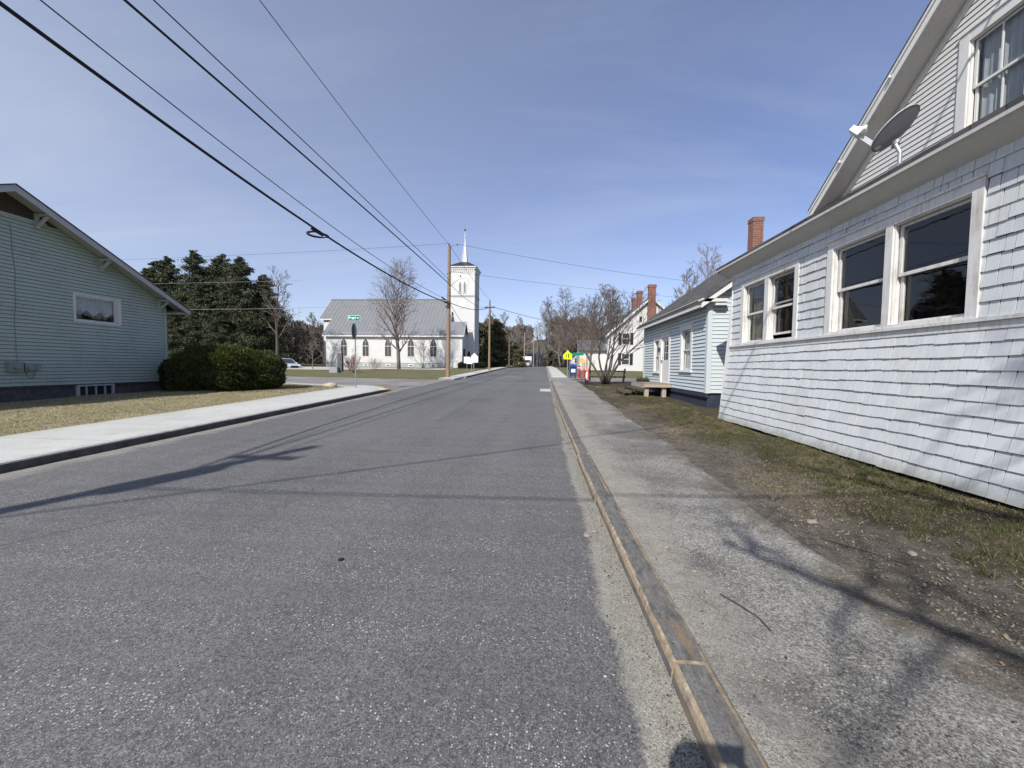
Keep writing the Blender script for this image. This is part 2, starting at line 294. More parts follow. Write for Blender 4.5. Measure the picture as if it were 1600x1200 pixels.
# ------------------------------------------------------------------ mesh helpers
class Fr:
    def __init__(s, O, U, V=(0,0,1), N=None):
        s.O = Vector(O); s.U = Vector(U).normalized(); s.V = Vector(V).normalized(); s.N = Vector(N).normalized() if N else s.U.cross(s.V)
    def p(s, u, v, w=0): return s.O + s.U*u + s.V*v + s.N*w
class MB:
    def __init__(s): s.v=[]; s.f=[]; s.m=[]; s.uv=[]
    def add(s, vs, fs, m=0):
        b = len(s.v); s.v += [tuple(v) for v in vs]
        for f in fs: s.f.append(tuple(b+i for i in f)); s.m.append(m)
    def poly(s, pts, m=0): s.add(pts, [tuple(range(len(pts)))], m)
    def box(s, x0,x1,y0,y1,z0,z1,m=0):
        s.hexa([(x0,y0,z0),(x1,y0,z0),(x1,y1,z0),(x0,y1,z0),(x0,y0,z1),(x1,y0,z1),(x1,y1,z1),(x0,y1,z1)], m)
    def hexa(s, p, m=0): s.add(p, [(3,2,1,0),(4,5,6,7),(0,1,5,4),(1,2,6,5),(2,3,7,6),(3,0,4,7)], m)
    def fbox(s, fr, u0,u1,v0,v1,w0,w1,m=0):
        s.hexa([fr.p(u0,v0,w0),fr.p(u1,v0,w0),fr.p(u1,v0,w1),fr.p(u0,v0,w1),fr.p(u0,v1,w0),fr.p(u1,v1,w0),fr.p(u1,v1,w1),fr.p(u0,v1,w1)], m)
    def prism(s, fr, pts, w0, w1, m=0):
        n = len(pts); vs = [fr.p(u,v,w0) for u,v in pts]+[fr.p(u,v,w1) for u,v in pts]
        s.add(vs, [tuple(range(n))[::-1], tuple(range(n,2*n))]+[(i,(i+1)%n,(i+1)%n+n,i+n) for i in range(n)], m)
    def tube(s, pts, rad, n=6, m=0, cap=True):
        pts = [Vector(p) for p in pts]; k = len(pts)
        if isinstance(rad,(int,float)): rad = [rad]*k
        t = (pts[1]-pts[0]).normalized(); a = t.orthogonal().normalized(); vs = []
        for i,p in enumerate(pts):
            t2 = ((pts[min(i+1,k-1)]-pts[max(i-1,0)])).normalized()
            a = (a - t2*a.dot(t2)); a = a.normalized() if a.length>1e-6 else t2.orthogonal().normalized()
            b = t2.cross(a)
            for j in range(n):
                q = 2*math.pi*j/n; vs.append(p + (a*math.cos(q)+b*math.sin(q))*rad[i])
        fs = [(i*n+j, i*n+(j+1)%n, (i+1)*n+(j+1)%n, (i+1)*n+j) for i in range(k-1) for j in range(n)]
        if cap: fs += [tuple(range(n))[::-1], tuple(range((k-1)*n,k*n))]
        s.add(vs, fs, m)
    def lathe(s, c, prof, n=16, m=0, ax=(0,0,1)):   # prof: (r, h) list along axis
        ax = Vector(ax).normalized(); a = ax.orthogonal().normalized(); b = ax.cross(a); c = Vector(c); vs = []
        for r,h in prof:
            for j in range(n):
                q = 2*math.pi*j/n; vs.append(c+ax*h+(a*math.cos(q)+b*math.sin(q))*r)
        k = len(prof); fs = [(i*n+j, i*n+(j+1)%n, (i+1)*n+(j+1)%n, (i+1)*n+j) for i in range(k-1) for j in range(n)]
        fs += [tuple(range(n))[::-1], tuple(range((k-1)*n,k*n))]; s.add(vs, fs, m)
def setp(o, label=None, cat=None, group=None, kind=None):
    if label: o['label'] = label
    if cat: o['category'] = cat
    if group: o['group'] = group
    if kind: o['kind'] = kind
    return o
def wloc(o):
    v = Vector((0,0,0))
    while o: v += o.location; o = o.parent
    return v
def obj(name, mb, mats, parent=None, loc=None, smooth=False, uv=False, label=None, bevel=0):
    """one mesh object from world coordinates; loc = its own base point when top level"""
    me = bpy.data.meshes.new(name)
    base = wloc(parent) if parent else Vector(loc or (0,0,0))
    bx,by,bz = base
    me.from_pydata([(x-bx,y-by,z-bz) for x,y,z in mb.v], [], mb.f)
    if not isinstance(mats,(list,tuple)): mats = [mats]
    for m in mats: me.materials.append(m)
    me.polygons.foreach_set('material_index', mb.m)
    if uv:
        L = me.uv_layers.new(name='UVMap'); co = []
        for p in me.polygons:
            n = p.normal
            for vi in p.vertices:
                v = me.vertices[vi].co
                if abs(n.z) > .95: co += [v.x, v.y]
                else:
                    h = Vector((-n.y, n.x, 0)).normalized(); s_ = n.cross(h); co += [v.dot(h), v.dot(s_)*(1 if s_.z>0 else -1)]
        L.data.foreach_set('uv', co)
    if smooth: me.polygons.foreach_set('use_smooth', [True]*len(me.polygons))
    me.update(); o = bpy.data.objects.new(name, me); COL.objects.link(o)
    if bevel:
        md = o.modifiers.new('edge','BEVEL'); md.width = bevel; md.segments = 2; md.limit_method = 'ANGLE'
    if parent: o.parent = parent
    else: o.location = base
    if label: o['label'] = label
    return o
def thing(name, loc, label, cat, group=None):
    o = bpy.data.objects.new(name, None); COL.objects.link(o); o.location = loc; o.empty_display_size = .2
    return setp(o, label, cat, group)
def mesh_np(name, V, F, mats, parent=None, loc=None, midx=None, nv=3):
    me = bpy.data.meshes.new(name); base = wloc(parent) if parent else Vector(loc or (0,0,0))
    V = np.asarray(V,dtype=np.float32) - np.array(base,dtype=np.float32); F = np.asarray(F,dtype=np.int32)
    me.vertices.add(len(V)); me.vertices.foreach_set('co', V.ravel()); me.loops.add(F.size); me.loops.foreach_set('vertex_index', F.ravel())
    me.polygons.add(len(F)); me.polygons.foreach_set('loop_start', np.arange(0,F.size,nv,dtype=np.int32)); me.polygons.foreach_set('loop_total', np.full(len(F),nv,dtype=np.int32))
    for m in (mats if isinstance(mats,(list,tuple)) else [mats]): me.materials.append(m)
    if midx is not None: me.polygons.foreach_set('material_index', np.asarray(midx,dtype=np.int32))
    me.update(calc_edges=True); o = bpy.data.objects.new(name, me); COL.objects.link(o)
    if parent: o.parent = parent
    else: o.location = base
    return o
def copy_thing(o, loc, label, scale=1, rz=0):
    c = o.copy(); COL.objects.link(c); c.location = loc; c.scale = (scale,)*3 if isinstance(scale,(int,float)) else scale; c.rotation_euler = (0,0,rz); c['label'] = label
    for ch in list(o.children):
        d = ch.copy(); COL.objects.link(d); d.parent = c
        for g in ch.children:
            e = g.copy(); COL.objects.link(e); e.parent = d
    return c

# ------------------------------------------------------------------ ground heights
def G(y):
    if y < -60: return -1.26
    if y < 60: return .021*y
    if y < 110:
        t = (y-60)/50; return 1.26 + .021*50*(t - t*t/2)*.70
    return 1.6275 - min(.35, (y-110)*.004)
def sstep(a,b,x):
    t = max(0,min(1,(x-a)/(b-a))); return t*t*(3-2*t)
def y_near(x): return 19.6+(-8.6-x)*.36 if x < -8.6 else 19.6-.9*sstep(-8.6,-7.4,x)
def y_far(x): return 27.9 + (-7-x)*.12 if x < -7 else 27.9 + (x+7)*3.2
def lumps(x,y,a=.015): return a*(math.sin(x*1.7+1.3*math.sin(y*.9))+math.sin(y*2.1+1.1*math.sin(x*1.3)))
def zL(x,y): return G(y)+.12 + (lumps(x,y) if x < -10.6 else 0)
def zR(x,y):
    b = sstep(2.3,4.4,x); a = G(y)+.10; return a*(1-b)+max(a,.30)*b + (lumps(x,y,.010) if x>2.9 else 0)
def patch(name, X, Y0, Y1, zf, mat, nx, ny, kind='structure', swap=False, skirt=0):
    mb = MB(); vs=[]; fs=[]
    for i in range(nx+1):
        for j in range(ny+1):
            s_, t = i/nx, j/ny
            if swap:
                y = Y0 + (Y1-Y0)*t; a,b = X; x = (a(y) if callable(a) else a)*(1-s_) + (b(y) if callable(b) else b)*s_
            else:
                x = X[0] + (X[1]-X[0])*s_; ya = Y0(x) if callable(Y0) else Y0; yb = Y1(x) if callable(Y1) else Y1; y = ya+(yb-ya)*t
            vs.append((x,y,zf(x,y)))
    for i in range(nx):
        for j in range(ny): fs.append((i*(ny+1)+j,(i+1)*(ny+1)+j,(i+1)*(ny+1)+j+1,i*(ny+1)+j+1))
    mb.add(vs, fs)
    if skirt:
        ring = [i*(ny+1) for i in range(nx+1)] + [nx*(ny+1)+j for j in range(1,ny+1)] + [i*(ny+1)+ny for i in range(nx-1,-1,-1)] + [j for j in range(ny-1,-1,-1)]
        for a,b in zip(ring, ring[1:]):
            va,vb = vs[a],vs[b]; mb.add([va,vb,(vb[0],vb[1],vb[2]-skirt),(va[0],va[1],va[2]-skirt)], [(0,1,2,3)])
    o = obj(name, mb, mat, smooth=False); setp(o, kind=kind); return o

# base ground to the horizon
def far_lines():
    return [-1500,-700,-300,-150,-90,-60,-40,-20,0,20,40,60,75,90,110,140,200,300,450,700,1500]
mb = MB(); ls = far_lines(); vs = [(x,y,G(y)-.06) for x in ls for y in ls]; n = len(ls)
mb.add(vs, [(i*n+j,(i+1)*n+j,(i+1)*n+j+1,i*n+j+1) for i in range(n-1) for j in range(n-1)])
setp(obj('ground', mb, M['ground']), kind='structure')
kx = lambda y: .372+.378*math.exp(-max(y,-4)/10)           # street face of the right kerb
patch('road', (lambda y: -7.42 if y < 29 else -7.42+1.1*sstep(29,31,y), lambda y: kx(y)+.05 if y<27.3 else .55), -60, 190, lambda x,y: G(y), M['asphalt'], 12, 260, swap=True)
patch('side_street_west', (-95,-7.42), y_near, y_far, lambda x,y: G(y)+.004, M['street'], 60, 8)
patch('side_street_east', (.50,45), 27.3, 34.2, lambda x,y: G(y)+.006+.02*sstep(.5,1.2,x), M['street'], 30, 8)
patch('pavement_west', (-9.85,-7.56), -60, lambda x: y_near(x), lambda x,y: G(y)+.13-.11*sstep(y_near(x)-1.9,y_near(x)-.2,y)*sstep(-8.9,-7.6,x), M['concrete'], 10, 300, skirt=.2)
patch('pavement_along_side_street', (-60,-9.85), lambda x: y_near(x)-1.25, lambda x: y_near(x), lambda x,y: G(y)+.13-.1*sstep(y_near(x)-.5,y_near(x)-.1,y), M['concrete'], 60, 4, skirt=.2)
patch('lawn_west', (-60,-9.85), -60, lambda x: y_near(x)-1.25, zL, M['lawnL'], 120, 160)
patch('lawn_church', (-95,-7.7), lambda x: y_far(x), 72, lambda x,y: G(y)+.09+lumps(x*.5,y*.5,.01), M['lawnF'], 90, 60, skirt=.2)
patch('pavement_by_church', (-7.7,-6.5), 27.9, 110, lambda x,y: G(y)+.12, M['concrete'], 3, 80, skirt=.2)
patch('church_drive', (-60,-12.5), lambda x: 42+5*sstep(-24,-20,x), lambda x: 53.5, lambda x,y: G(y)+.125, M['gravel'], 40, 6)
edge_noise = lambda y: 2.26+.05*math.sin(y*1.1)+.03*math.sin(y*2.7+1)+.015*math.sin(y*7)+.01*math.sin(y*17)
patch('footpath', (lambda y: kx(y)+.185, edge_noise), -60, 27.3, lambda x,y: G(y)+.10, M['path'], 6, 300, swap=True, skirt=.12)
patch('lawn_east', (edge_noise, 40), -60, 27.3, zR, M['lawnR'], 110, 300, swap=True)
patch('pavement_east', (.72,1.95), 34.2, 110, lambda x,y: G(y)+.11, M['concrete'], 3, 60, skirt=.2)
patch('lawn_beyond_east', (1.95,60), 34.2, 72, lambda x,y: G(y)+.08+lumps(x*.5,y*.5,.01), M['lawnF'], 60, 40, skirt=.2)
# worn stop line and patch of paint on the road
mb = MB()
for x0,x1,y in ((-6.0,.25,26.2),): mb.poly([(x0,y,G(y)+.005),(x1,y-1.3,G(y-1.3)+.005),(x1,y-1.22,G(y-1.22)+.005),(x0,y+.12,G(y+.12)+.005)])
for x0,x1,y0,y1 in ((-3.4,-1.9,34.0,34.25),(-.2,.35,19.5,21.2)): mb.poly([(x0,y0,G(y0)+.005),(x1,y0,G(y0)+.005),(x1,y1,G(y1)+.005),(x0,y1,G(y1)+.005)])
setp(obj('road_marking', mb, M['paint']), kind='structure')
# left kerb (pale granite), shade of the street face painted into a darker, dirty material
def kerb(name, xf, y0, y1, w, hf, mat, step=.4, seed=1):
    rnd = random.Random(seed); mb = MB(); ys = np.arange(y0,y1+.01,step); prof=[]
    for y in ys:
        x = xf(y); h = hf(y); j = rnd.uniform(-.012,.012)
        prof.append([(x-w,y,G(y)-.05),(x-w,y,G(y)+h),(x-.012+j,y,G(y)+h),(x+j,y,G(y)+h-.02),(x+rnd.uniform(0,.02),y,G(y)-.05)])
    vs = [p for q in prof for p in q]; k = 5
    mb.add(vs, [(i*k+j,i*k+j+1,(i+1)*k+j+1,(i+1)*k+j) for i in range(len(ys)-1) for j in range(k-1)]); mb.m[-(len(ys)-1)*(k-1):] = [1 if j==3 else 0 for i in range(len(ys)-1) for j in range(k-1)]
    mb.add([*prof[0]],[(0,1,2,3,4)]); mb.add([*prof[-1]],[(4,3,2,1,0)])
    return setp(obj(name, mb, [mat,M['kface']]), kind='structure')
M['kface'] = simple('kerb_face_dirty',(.085,.082,.075),.9,var=.35,sc=6,bmp=.6,bsc=22)  # shade of the street side put into this colour, along with some dirt
M['kerbL'] = simple('kerb_granite_grey',(.36,.355,.33),.85,var=.22,sc=7,bmp=.5,bsc=25)
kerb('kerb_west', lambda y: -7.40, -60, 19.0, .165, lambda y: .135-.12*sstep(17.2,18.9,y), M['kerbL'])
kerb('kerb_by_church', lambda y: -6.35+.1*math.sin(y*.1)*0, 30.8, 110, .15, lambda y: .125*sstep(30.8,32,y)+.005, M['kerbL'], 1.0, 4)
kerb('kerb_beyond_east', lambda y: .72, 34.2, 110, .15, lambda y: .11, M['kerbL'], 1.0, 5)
# right kerb: rough-split slate slabs with tan broken edges
def right_kerb():
    rnd = random.Random(5); mb = MB(); y = -30.0
    while y < 26.9:
        L = rnd.uniform(1.7,2.6) if y > -2 else 4; y1 = min(y+L, 27.0); st = .035 if y < 9 else .12
        if y < -1: st = .3
        n = max(2,int((y1-y-.02)/st)); rows=[]; a1,a2,a3 = [rnd.uniform(0,9) for _ in range(3)]; off = rnd.uniform(-.012,.012)
        for i in range(n+1):
            yy = y+.012+(y1-y-.024)*i/n; x = kx(yy)+off; g = G(yy)+.10
            e1 = .020+.005*math.sin(yy*4+a1)+.003*math.sin(yy*19+a2)+rnd.uniform(-.006,.006)
            e2 = .022+.006*math.sin(yy*3.3+a3)+.003*math.sin(yy*23)+rnd.uniform(-.006,.006)
            f = rnd.uniform(-.0015,.0015)+.002*math.sin(yy*5+a1)
            rows.append([(x-.01+f,yy,g-.16),(x+f,yy,g-.05),(x+.006+f*.6,yy,g-.012),(x+e1,yy,g+.004),(x+.09,yy,g+.007),(x+.182-e2,yy,g+.004),(x+.182,yy,g-.006),(x+.188,yy,g-.06)])
        vs = [p for q in rows for p in q]; k = 8; mi = [0,1,1,0,0,1,1]
        mb.add(vs, [], 0); b = len(mb.v)-len(vs)
        for i in range(n):
            for j in range(k-1): mb.f.append((b+i*k+j,b+i*k+j+1,b+(i+1)*k+j+1,b+(i+1)*k+j)); mb.m.append(mi[j])
        mb.f.append(tuple(b+j for j in range(k))); mb.m.append(1); mb.f.append(tuple(b+n*k+j for j in range(k-1,-1,-1))); mb.m.append(1)
        mb.box(kx(y1)+.022,kx(y1)+.170,y1-.013,y1+.013,G(y1)-.05,G(y1)+.093,2)
        y = y1
    setp(obj('kerb_east', mb, [M['ktop'],M['kedge'],M['stone']]), kind='structure')
right_kerb()
mb = MB(); mb.box(-8.35,-7.65,18.25,18.95,.3,G(18.6)+.075)
for i in range(7):
    for j in range(7): mb.lathe((-8.3+i*.1,18.3+j*.1,G(18.6)+.074),[(.018,0),(.012,.006)],6)
o = obj('tactile_paving', mb, M['tactile'], loc=(-8.0,18.6,G(18.6))); setp(o,'yellow tactile warning pad set in the pavement corner by the side street','tactile pad')

# hills and far woods
def hills():
    rnd = random.Random(3); mb = MB(); vs=[]; nx=220; ny=14
    for i in range(nx+1):
        a = R(-80+160*i/nx)
        for j in range(ny+1):
            r = 230+j*28; t = j/ny
            h = (26+10*math.sin(a*5+1)+6*math.sin(a*13)+ (10 if a<-.3 else 0))*math.sin(min(1,t*1.3)*math.pi/2)+rnd.uniform(-2.2,2.2)*min(1,j)
            if j==0: h = -1
            vs.append((r*math.sin(a), r*math.cos(a), 1+h))
    mb.add(vs, [(i*(ny+1)+j,(i+1)*(ny+1)+j,(i+1)*(ny+1)+j+1,i*(ny+1)+j+1) for i in range(nx) for j in range(ny)])
    setp(obj('hills', mb, M['hill']), kind='structure')
hills()

# ------------------------------------------------------------------ walls, windows, roofs
def spans(a, b, v, holes):
    out = [(a,b)]
    for (h0,h1,g0,g1) in holes:
        if g0 < v < g1:
            nx = []
            for (p,q) in out:
                if h1<=p or h0>=q: nx.append((p,q)); continue
                if h0>p: nx.append((p,h0))
                if h1<q: nx.append((h1,q))
            out = nx
    return out
def lap(mb, fr, v0, v1, ex, ul, ur, holes=(), th=.014, m=0, slot=.009, joints=False):
    """overlapping clapboards; ul / ur: edges as functions of height"""
    v = v0
    while v < v1-1e-4:
        w = min(v+ex, v1); cuts = sorted({v,w,*[g for h in holes for g in h[2:] if v<g<w]})
        for a,b in zip(cuts,cuts[1:]):
            ta, tb = th*(1-(a-v)/ex), th*(1-(b-v)/ex)
            if a==v: a = min(v+slot,b-.001)
            pieces = []
            for (p,q) in spans(ul(a), ur(a), (a+b)/2, holes):
                jx = p + 3.66*(((v*37.7)%1)*.9+.1) if joints else 1e9
                while jx < q-.3: pieces.append((p,jx-.0025)); p = jx+.0025; jx += 3.66
                pieces.append((p,q))
            for (p,q) in pieces:
                p2 = ul(b) if p==ul(a) else p; q2 = ur(b) if q==ur(a) else q
                if q-p<.01: continue
                mb.add([fr.p(p,a,ta),fr.p(q,a,ta),fr.p(q2,b,tb),fr.p(p2,b,tb)],[(0,1,2,3)],m)
                if a<=v+slot: mb.add([fr.p(p,a,0),fr.p(q,a,0),fr.p(q,a,ta),fr.p(p,a,ta)],[(0,1,2,3)],m)
        v += ex
def shingles(mb, pf, v0, v1, ex, u0, u1, holes=(), seed=1, wmin=.09, wmax=.24, m=0):
    """single wooden shingles; pf(u,v,w) gives the wall point"""
    rnd = random.Random(seed); v = v0
    while v < v1-.02:
        w = min(v+ex, v1); u = u0 - rnd.uniform(0,.1)
        while u < u1:
            q = min(u+rnd.uniform(wmin,wmax), u1); a = max(u,u0); lift = rnd.uniform(0,.006); dv = rnd.uniform(-.006,.005)+.005*math.sin(u*1.3+v*9)+.003*math.sin(u*4.1+v*5); g = .004
            for (p,r) in spans(a+g, q-g, (v+w)/2, holes):
                if r-p<.02: continue
                t = .020+lift
                mb.add([pf(p,v+dv,0),pf(r,v+dv,0),pf(r,v+dv,t),pf(p,v+dv,t),pf(r,w,.002+lift),pf(p,w,.002+lift)],[(0,1,2,3),(3,2,4,5),(0,3,5),(1,4,2)],m)
            u = q
        v += ex
def rects_minus(u0,u1,v0,v1,holes):
    vs = sorted({v0,v1,*[g for h in holes for g in h[2:] if v0<g<v1]}); out=[]
    for a,b in zip(vs,vs[1:]):
        for p,q in spans(u0,u1,(a+b)/2,holes): out.append((p,q,a,b))
    return out
def double_hung(parent, fr, u0,u1,v0,v1, trim=.11, mats=None, sashes=1, depth=.12, raised=None, muntins=0, inside=(), mull=.14, sill=True, room=.9, label=None, tm=None):
    """casing on the wall, sashes set back in it, panes, a dark room behind. u0..v1 outer edge of the casing"""
    tm = tm or M['trim']; w = MB()
    w.fbox(fr,u0,u0+trim,v0,v1,-depth,.035); w.fbox(fr,u1-trim,u1,v0,v1,-depth,.035); w.fbox(fr,u0+trim,u1-trim,v1-trim,v1,-depth,.033)
    w.fbox(fr,u0+trim,u1-trim,v0,v0+.05,-depth,.03)
    if sill: w.fbox(fr,u0-.03,u1+.03,v0-.045,v0-.001,-.01,.075)
    w.fbox(fr,u0-.015,u1+.015,v1+.001,v1+.03,0,.055)
    iu0,iu1 = u0+trim,u1-trim; iv0,iv1 = v0+.05,v1-trim; n = sashes; sw = (iu1-iu0-mull*(n-1))/n
    for k in range(n-1):
        c = iu0+sw*(k+1)+mull*k; w.fbox(fr,c,c+mull,iv0,iv1,-depth,.028)
    # inner stops
    for k in range(n):
        a = iu0+k*(sw+mull); b = a+sw
        w.fbox(fr,a,a+.02,iv0,iv1,-.035,.004); w.fbox(fr,b-.02,b,iv0,iv1,-.035,.004); w.fbox(fr,a+.02,b-.02,iv1-.02,iv1,-.035,.004)
    win = obj('window', w, tm, parent, label=label)
    for k in range(n):
        a = iu0+k*(sw+mull)+.021; b = a+sw-.042; top = iv1-.021; mid = (iv0+top)/2; f = .045
        up = 0 if not (raised and k in raised) else raised[k]
        for (name,p,q,wd) in (('upper_sash',mid-.02,top,-.055),('lower_sash',iv0+up,mid+.02+up,-.095)):
            s_ = MB(); s_.fbox(fr,a,a+f,p,q,wd-.03,wd); s_.fbox(fr,b-f,b,p,q,wd-.03,wd); s_.fbox(fr,a+f,b-f,p,p+f,wd-.03,wd-.001); s_.fbox(fr,a+f,b-f,q-f*.8,q,wd-.03,wd-.001)
            for j in range(muntins):
                c = a+(b-a)*(j+1)/(muntins+1); s_.fbox(fr,c-.012,c+.012,p+f,q-f*.8,wd-.026,wd-.004)
            obj(name, s_, tm, win)
            g = MB(); g.add([fr.p(a+f,p+f,wd-.015),fr.p(b-f,p+f,wd-.015),fr.p(b-f,q-f*.8,wd-.015),fr.p(a+f,q-f*.8,wd-.015)],[(0,1,2,3)]); obj('pane', g, M['glass'], win)
    r = MB(); d0,d1 = -depth-.01,-depth-room
    e = .3
    P = [fr.p(u,v,w_) for w_ in (d0,d1) for u,v in ((u0-e*(w_==d1),v0-e*(w_==d1)),(u1+e*(w_==d1),v0-e*(w_==d1)),(u1+e*(w_==d1),v1+e*(w_==d1)),(u0-e*(w_==d1),v1+e*(w_==d1)))]
    r.add(P,[(4,5,6,7),(0,1,5,4),(1,2,6,5),(2,3,7,6),(3,0,4,7)]); obj('interior', r, M['darkroom'], win)
    for (k,kind,p,q,c0,c1) in inside:      # curtains / blinds / painted tree reflection: sash index, fractions of the opening
        a = iu0+k*(sw+mull)+.03; b = a+sw-.06; ua,ub = a+(b-a)*c0, a+(b-a)*c1; va,vb = iv0+(iv1-iv0)*p, iv0+(iv1-iv0)*q
        cbm = MB(); N = 26; pts = []
        for i in range(N+1):
            u = ua+(ub-ua)*i/N; d = -depth-.06+.018*math.sin(i*1.9)+.008*math.sin(i*4.1); pts.append((fr.p(u,va,d),fr.p(u,vb,d)))
        for i in range(N): cbm.add([pts[i][0],pts[i+1][0],pts[i+1][1],pts[i][1]],[(0,1,2,3)])
        obj('curtain', cbm, M[kind], win, smooth=True)
    return win
def slab(mb, pts, th, m=0):
    """roof slab: four corners of the top face, thickness straight down"""
    lo = [(x,y,z-th) for x,y,z in pts]; mb.hexa(lo+list(pts), m)

M['joint'] = simple('shadow_joint',(.05,.052,.052),.95)
# ---- green gabled house on the left
def green_house():
    t = thing('clapboard_house',(-16.5,10.7,.3),'mint green clapboard house with low gable and grey rake board left of the street','house')
    fr = Fr((-16.5,0,0),(0,1,0),(0,0,1),(1,0,0)); Y0,Y1,RY = 5.55,15.83,10.69; RZ = 6.72; sl = .518
    zt = lambda y: RZ-sl*abs(y-RY)
    holes = [(12.47,14.02,3.02,4.05)]
    w = MB(); WZ=RZ+.13; yl = lambda z: max(Y0, RY-(WZ-z)/sl) ; yr = lambda z: min(Y1, RY+(WZ-z)/sl)
    lap(w, fr, .82, 6.1, .118, yl, yr, holes, .024, 0, .013, True)
    lap(w, fr, 6.16, 6.83, .118, yl, yr, (), .016, 1)
    for (p,q,a,b) in rects_minus(Y0,Y1,.8,3.9,holes): w.add([fr.p(p,a,-.01),fr.p(q,a,-.01),fr.p(q,b,-.01),fr.p(p,b,-.01)],[(0,1,2,3)],2)
    w.add([fr.p(Y0,3.9,-.01),fr.p(12.47,3.9,-.01),fr.p(12.47,4.05,-.01),fr.p(14.02,4.05,-.01),fr.p(14.02,3.9,-.01),fr.p(Y1,3.9,-.01),fr.p(Y1,zt(Y1)+.13,-.01),fr.p(RY,WZ,-.01),fr.p(Y0,zt(Y0)+.13,-.01)],[(0,1,2,3,4,5,6,7,8)],2)
    frN = Fr((0,Y1,0),(1,0,0),(0,0,1),(0,1,0)); lap(w, frN, .82, 4.0, .118, lambda z:-29, lambda z:-16.5, (), .016)
    frS = Fr((0,Y0,0),(1,0,0),(0,0,1),(0,-1,0)); lap(w, frS, .82, 4.0, .118, lambda z:-29, lambda z:-16.5, (), .016)
    w.box(-29.1,-29,Y0,Y1,.8,4.0)
    obj('wall', w, [M['mint'],M['darkwood'],M['joint']], t)
    b = MB(); b.fbox(fr,Y1-.09,Y1+.02,.80,4.0,.0,.035); b.fbox(fr,Y1-.015,Y1+.04,.80,4.0,-.1,.0); obj('corner_board', b, M['mint'], t); b = MB(); b.fbox(fr,9.55,11.82,6.09,6.16,0,.03); obj('attic_trim', b, M['mint'], t)
    f = MB(); f.box(-28.9,-16.56,Y0+.06,Y1-.06,.0,.80); f.fbox(fr,Y0,Y1,.775,.815,-.05,.004); obj('foundation', f, M['found'], t)
    r = MB(); o = .62; ez = lambda y: RZ+.20-sl*abs(y-RY)
    for s_ in (-1,1):
        ye = RY+s_*5.75
        slab(r,[(-29.5,RY,ez(RY)+.03),(-15.86,RY,ez(RY)+.03),(-15.86,ye,ez(ye)+.03),(-29.5,ye,ez(ye)+.03)],.03)
    obj('roof', r, M['roof'], t, uv=True)
    k = MB()
    for s_ in (-1,1):
        ye = RY+s_*5.72
        slab(k,[(-15.93,RY,ez(RY)-.004),(-15.89,RY,ez(RY)-.004),(-15.89,ye,ez(ye)-.004),(-15.93,ye,ez(ye)-.004)],.20)
    slab(k,[(-29.4,RY+5.68,ez(RY+5.68)),(-15.93,RY+5.68,ez(RY+5.68)),(-15.93,RY+5.72,ez(RY+5.72)),(-29.4,RY+5.72,ez(RY+5.72))],.14)
    obj('rake_board', k, M['trimgrey'], t)
    s2 = MB()
    for s_ in (-1,1):
        ye = RY+s_*5.66
        slab(s2,[(-16.5,RY,ez(RY)-.02),(-15.93,RY,ez(RY)-.02),(-15.93,ye,ez(ye)-.02),(-16.5,ye,ez(ye)-.02)],.03)
    s2.box(-29,-15.94,Y1,RY+5.67,ez(RY+5.7)-.19,ez(RY+5.7)-.16)
    obj('soffit', s2, M['soffmint'], t)
    for y in (11.55,13.35,15.55,8.2):
        br = MB(); z = ez(y)-.06
        br.box(-16.49,-16.41,y-.045,y+.045,z-.50,z-.02); br.box(-16.41,-15.95,y-.045,y+.045,z-.12,z-.04)
        br.hexa([(-16.41,y-.04,z-.45),(-16.41,y+.04,z-.45),(-16.41,y+.04,z-.36),(-16.41,y-.04,z-.36),(-16.02,y-.04,z-.14),(-16.02,y+.04,z-.14),(-16.09,y+.04,z-.12),(-16.09,y-.04,z-.12)])
        obj('bracket', br, M['mint'], t)
    # wide low window
    u0,u1,v0,v1 = 12.47,14.02,3.02,4.05; wi = MB()
    for a in ((u0,u0+.06,v0,v1),(u1-.13,u1,v0,v1),(u0+.06,u1-.13,v0,v0+.06),(u0+.06,u1-.13,v1-.06,v1)): wi.fbox(fr,a[0],a[1],a[2],a[3],-.09,.035)
    for a in ((u0+.06,u0+.11,v0+.06,v1-.06),(u1-.21,u1-.13,v0+.06,v1-.06),(u0+.11,u1-.21,v0+.06,v0+.12),(u0+.11,u1-.21,v1-.12,v1-.06)): wi.fbox(fr,a[0],a[1],a[2],a[3],-.07,-.01)
    win = obj('window', wi, M['trim'], t)
    g = MB(); g.add([fr.p(u0+.1,v0+.1,-.04),fr.p(u1-.2,v0+.1,-.04),fr.p(u1-.2,v1-.1,-.04),fr.p(u0+.1,v1-.1,-.04)],[(0,1,2,3)]); obj('pane', g, M['glass'], win)
    r_ = MB(); r_.add([fr.p(u,v,w_) for w_ in (-.09,-.8) for u,v in ((u0,v0),(u1,v0),(u1,v1),(u0,v1))],[(4,5,6,7),(0,1,5,4),(1,2,6,5),(2,3,7,6),(3,0,4,7)]); obj('interior', r_, M['darkroom'], win)
    c = MB(); N=44
    for i in range(N):
        ua,ub = u0+.08+1.3*i/N, u0+.08+1.3*(i+1)/N; fz = lambda i: v0+.42+.09*math.cos(i/N*math.pi*6)-.05; d=lambda i:-.13+.012*math.sin(i*1.8)
        c.add([fr.p(ua,fz(i),d(i)),fr.p(ub,fz(i+1),d(i+1)),fr.p(ub,v1-.05,d(i+1)),fr.p(ua,v1-.05,d(i))],[(0,1,2,3)])
    obj('curtain', c, M['curtain'], win, smooth=True)
    # basement window
    bw = MB(); u0,u1,v0,v1 = 12.5,13.7,.30,.80
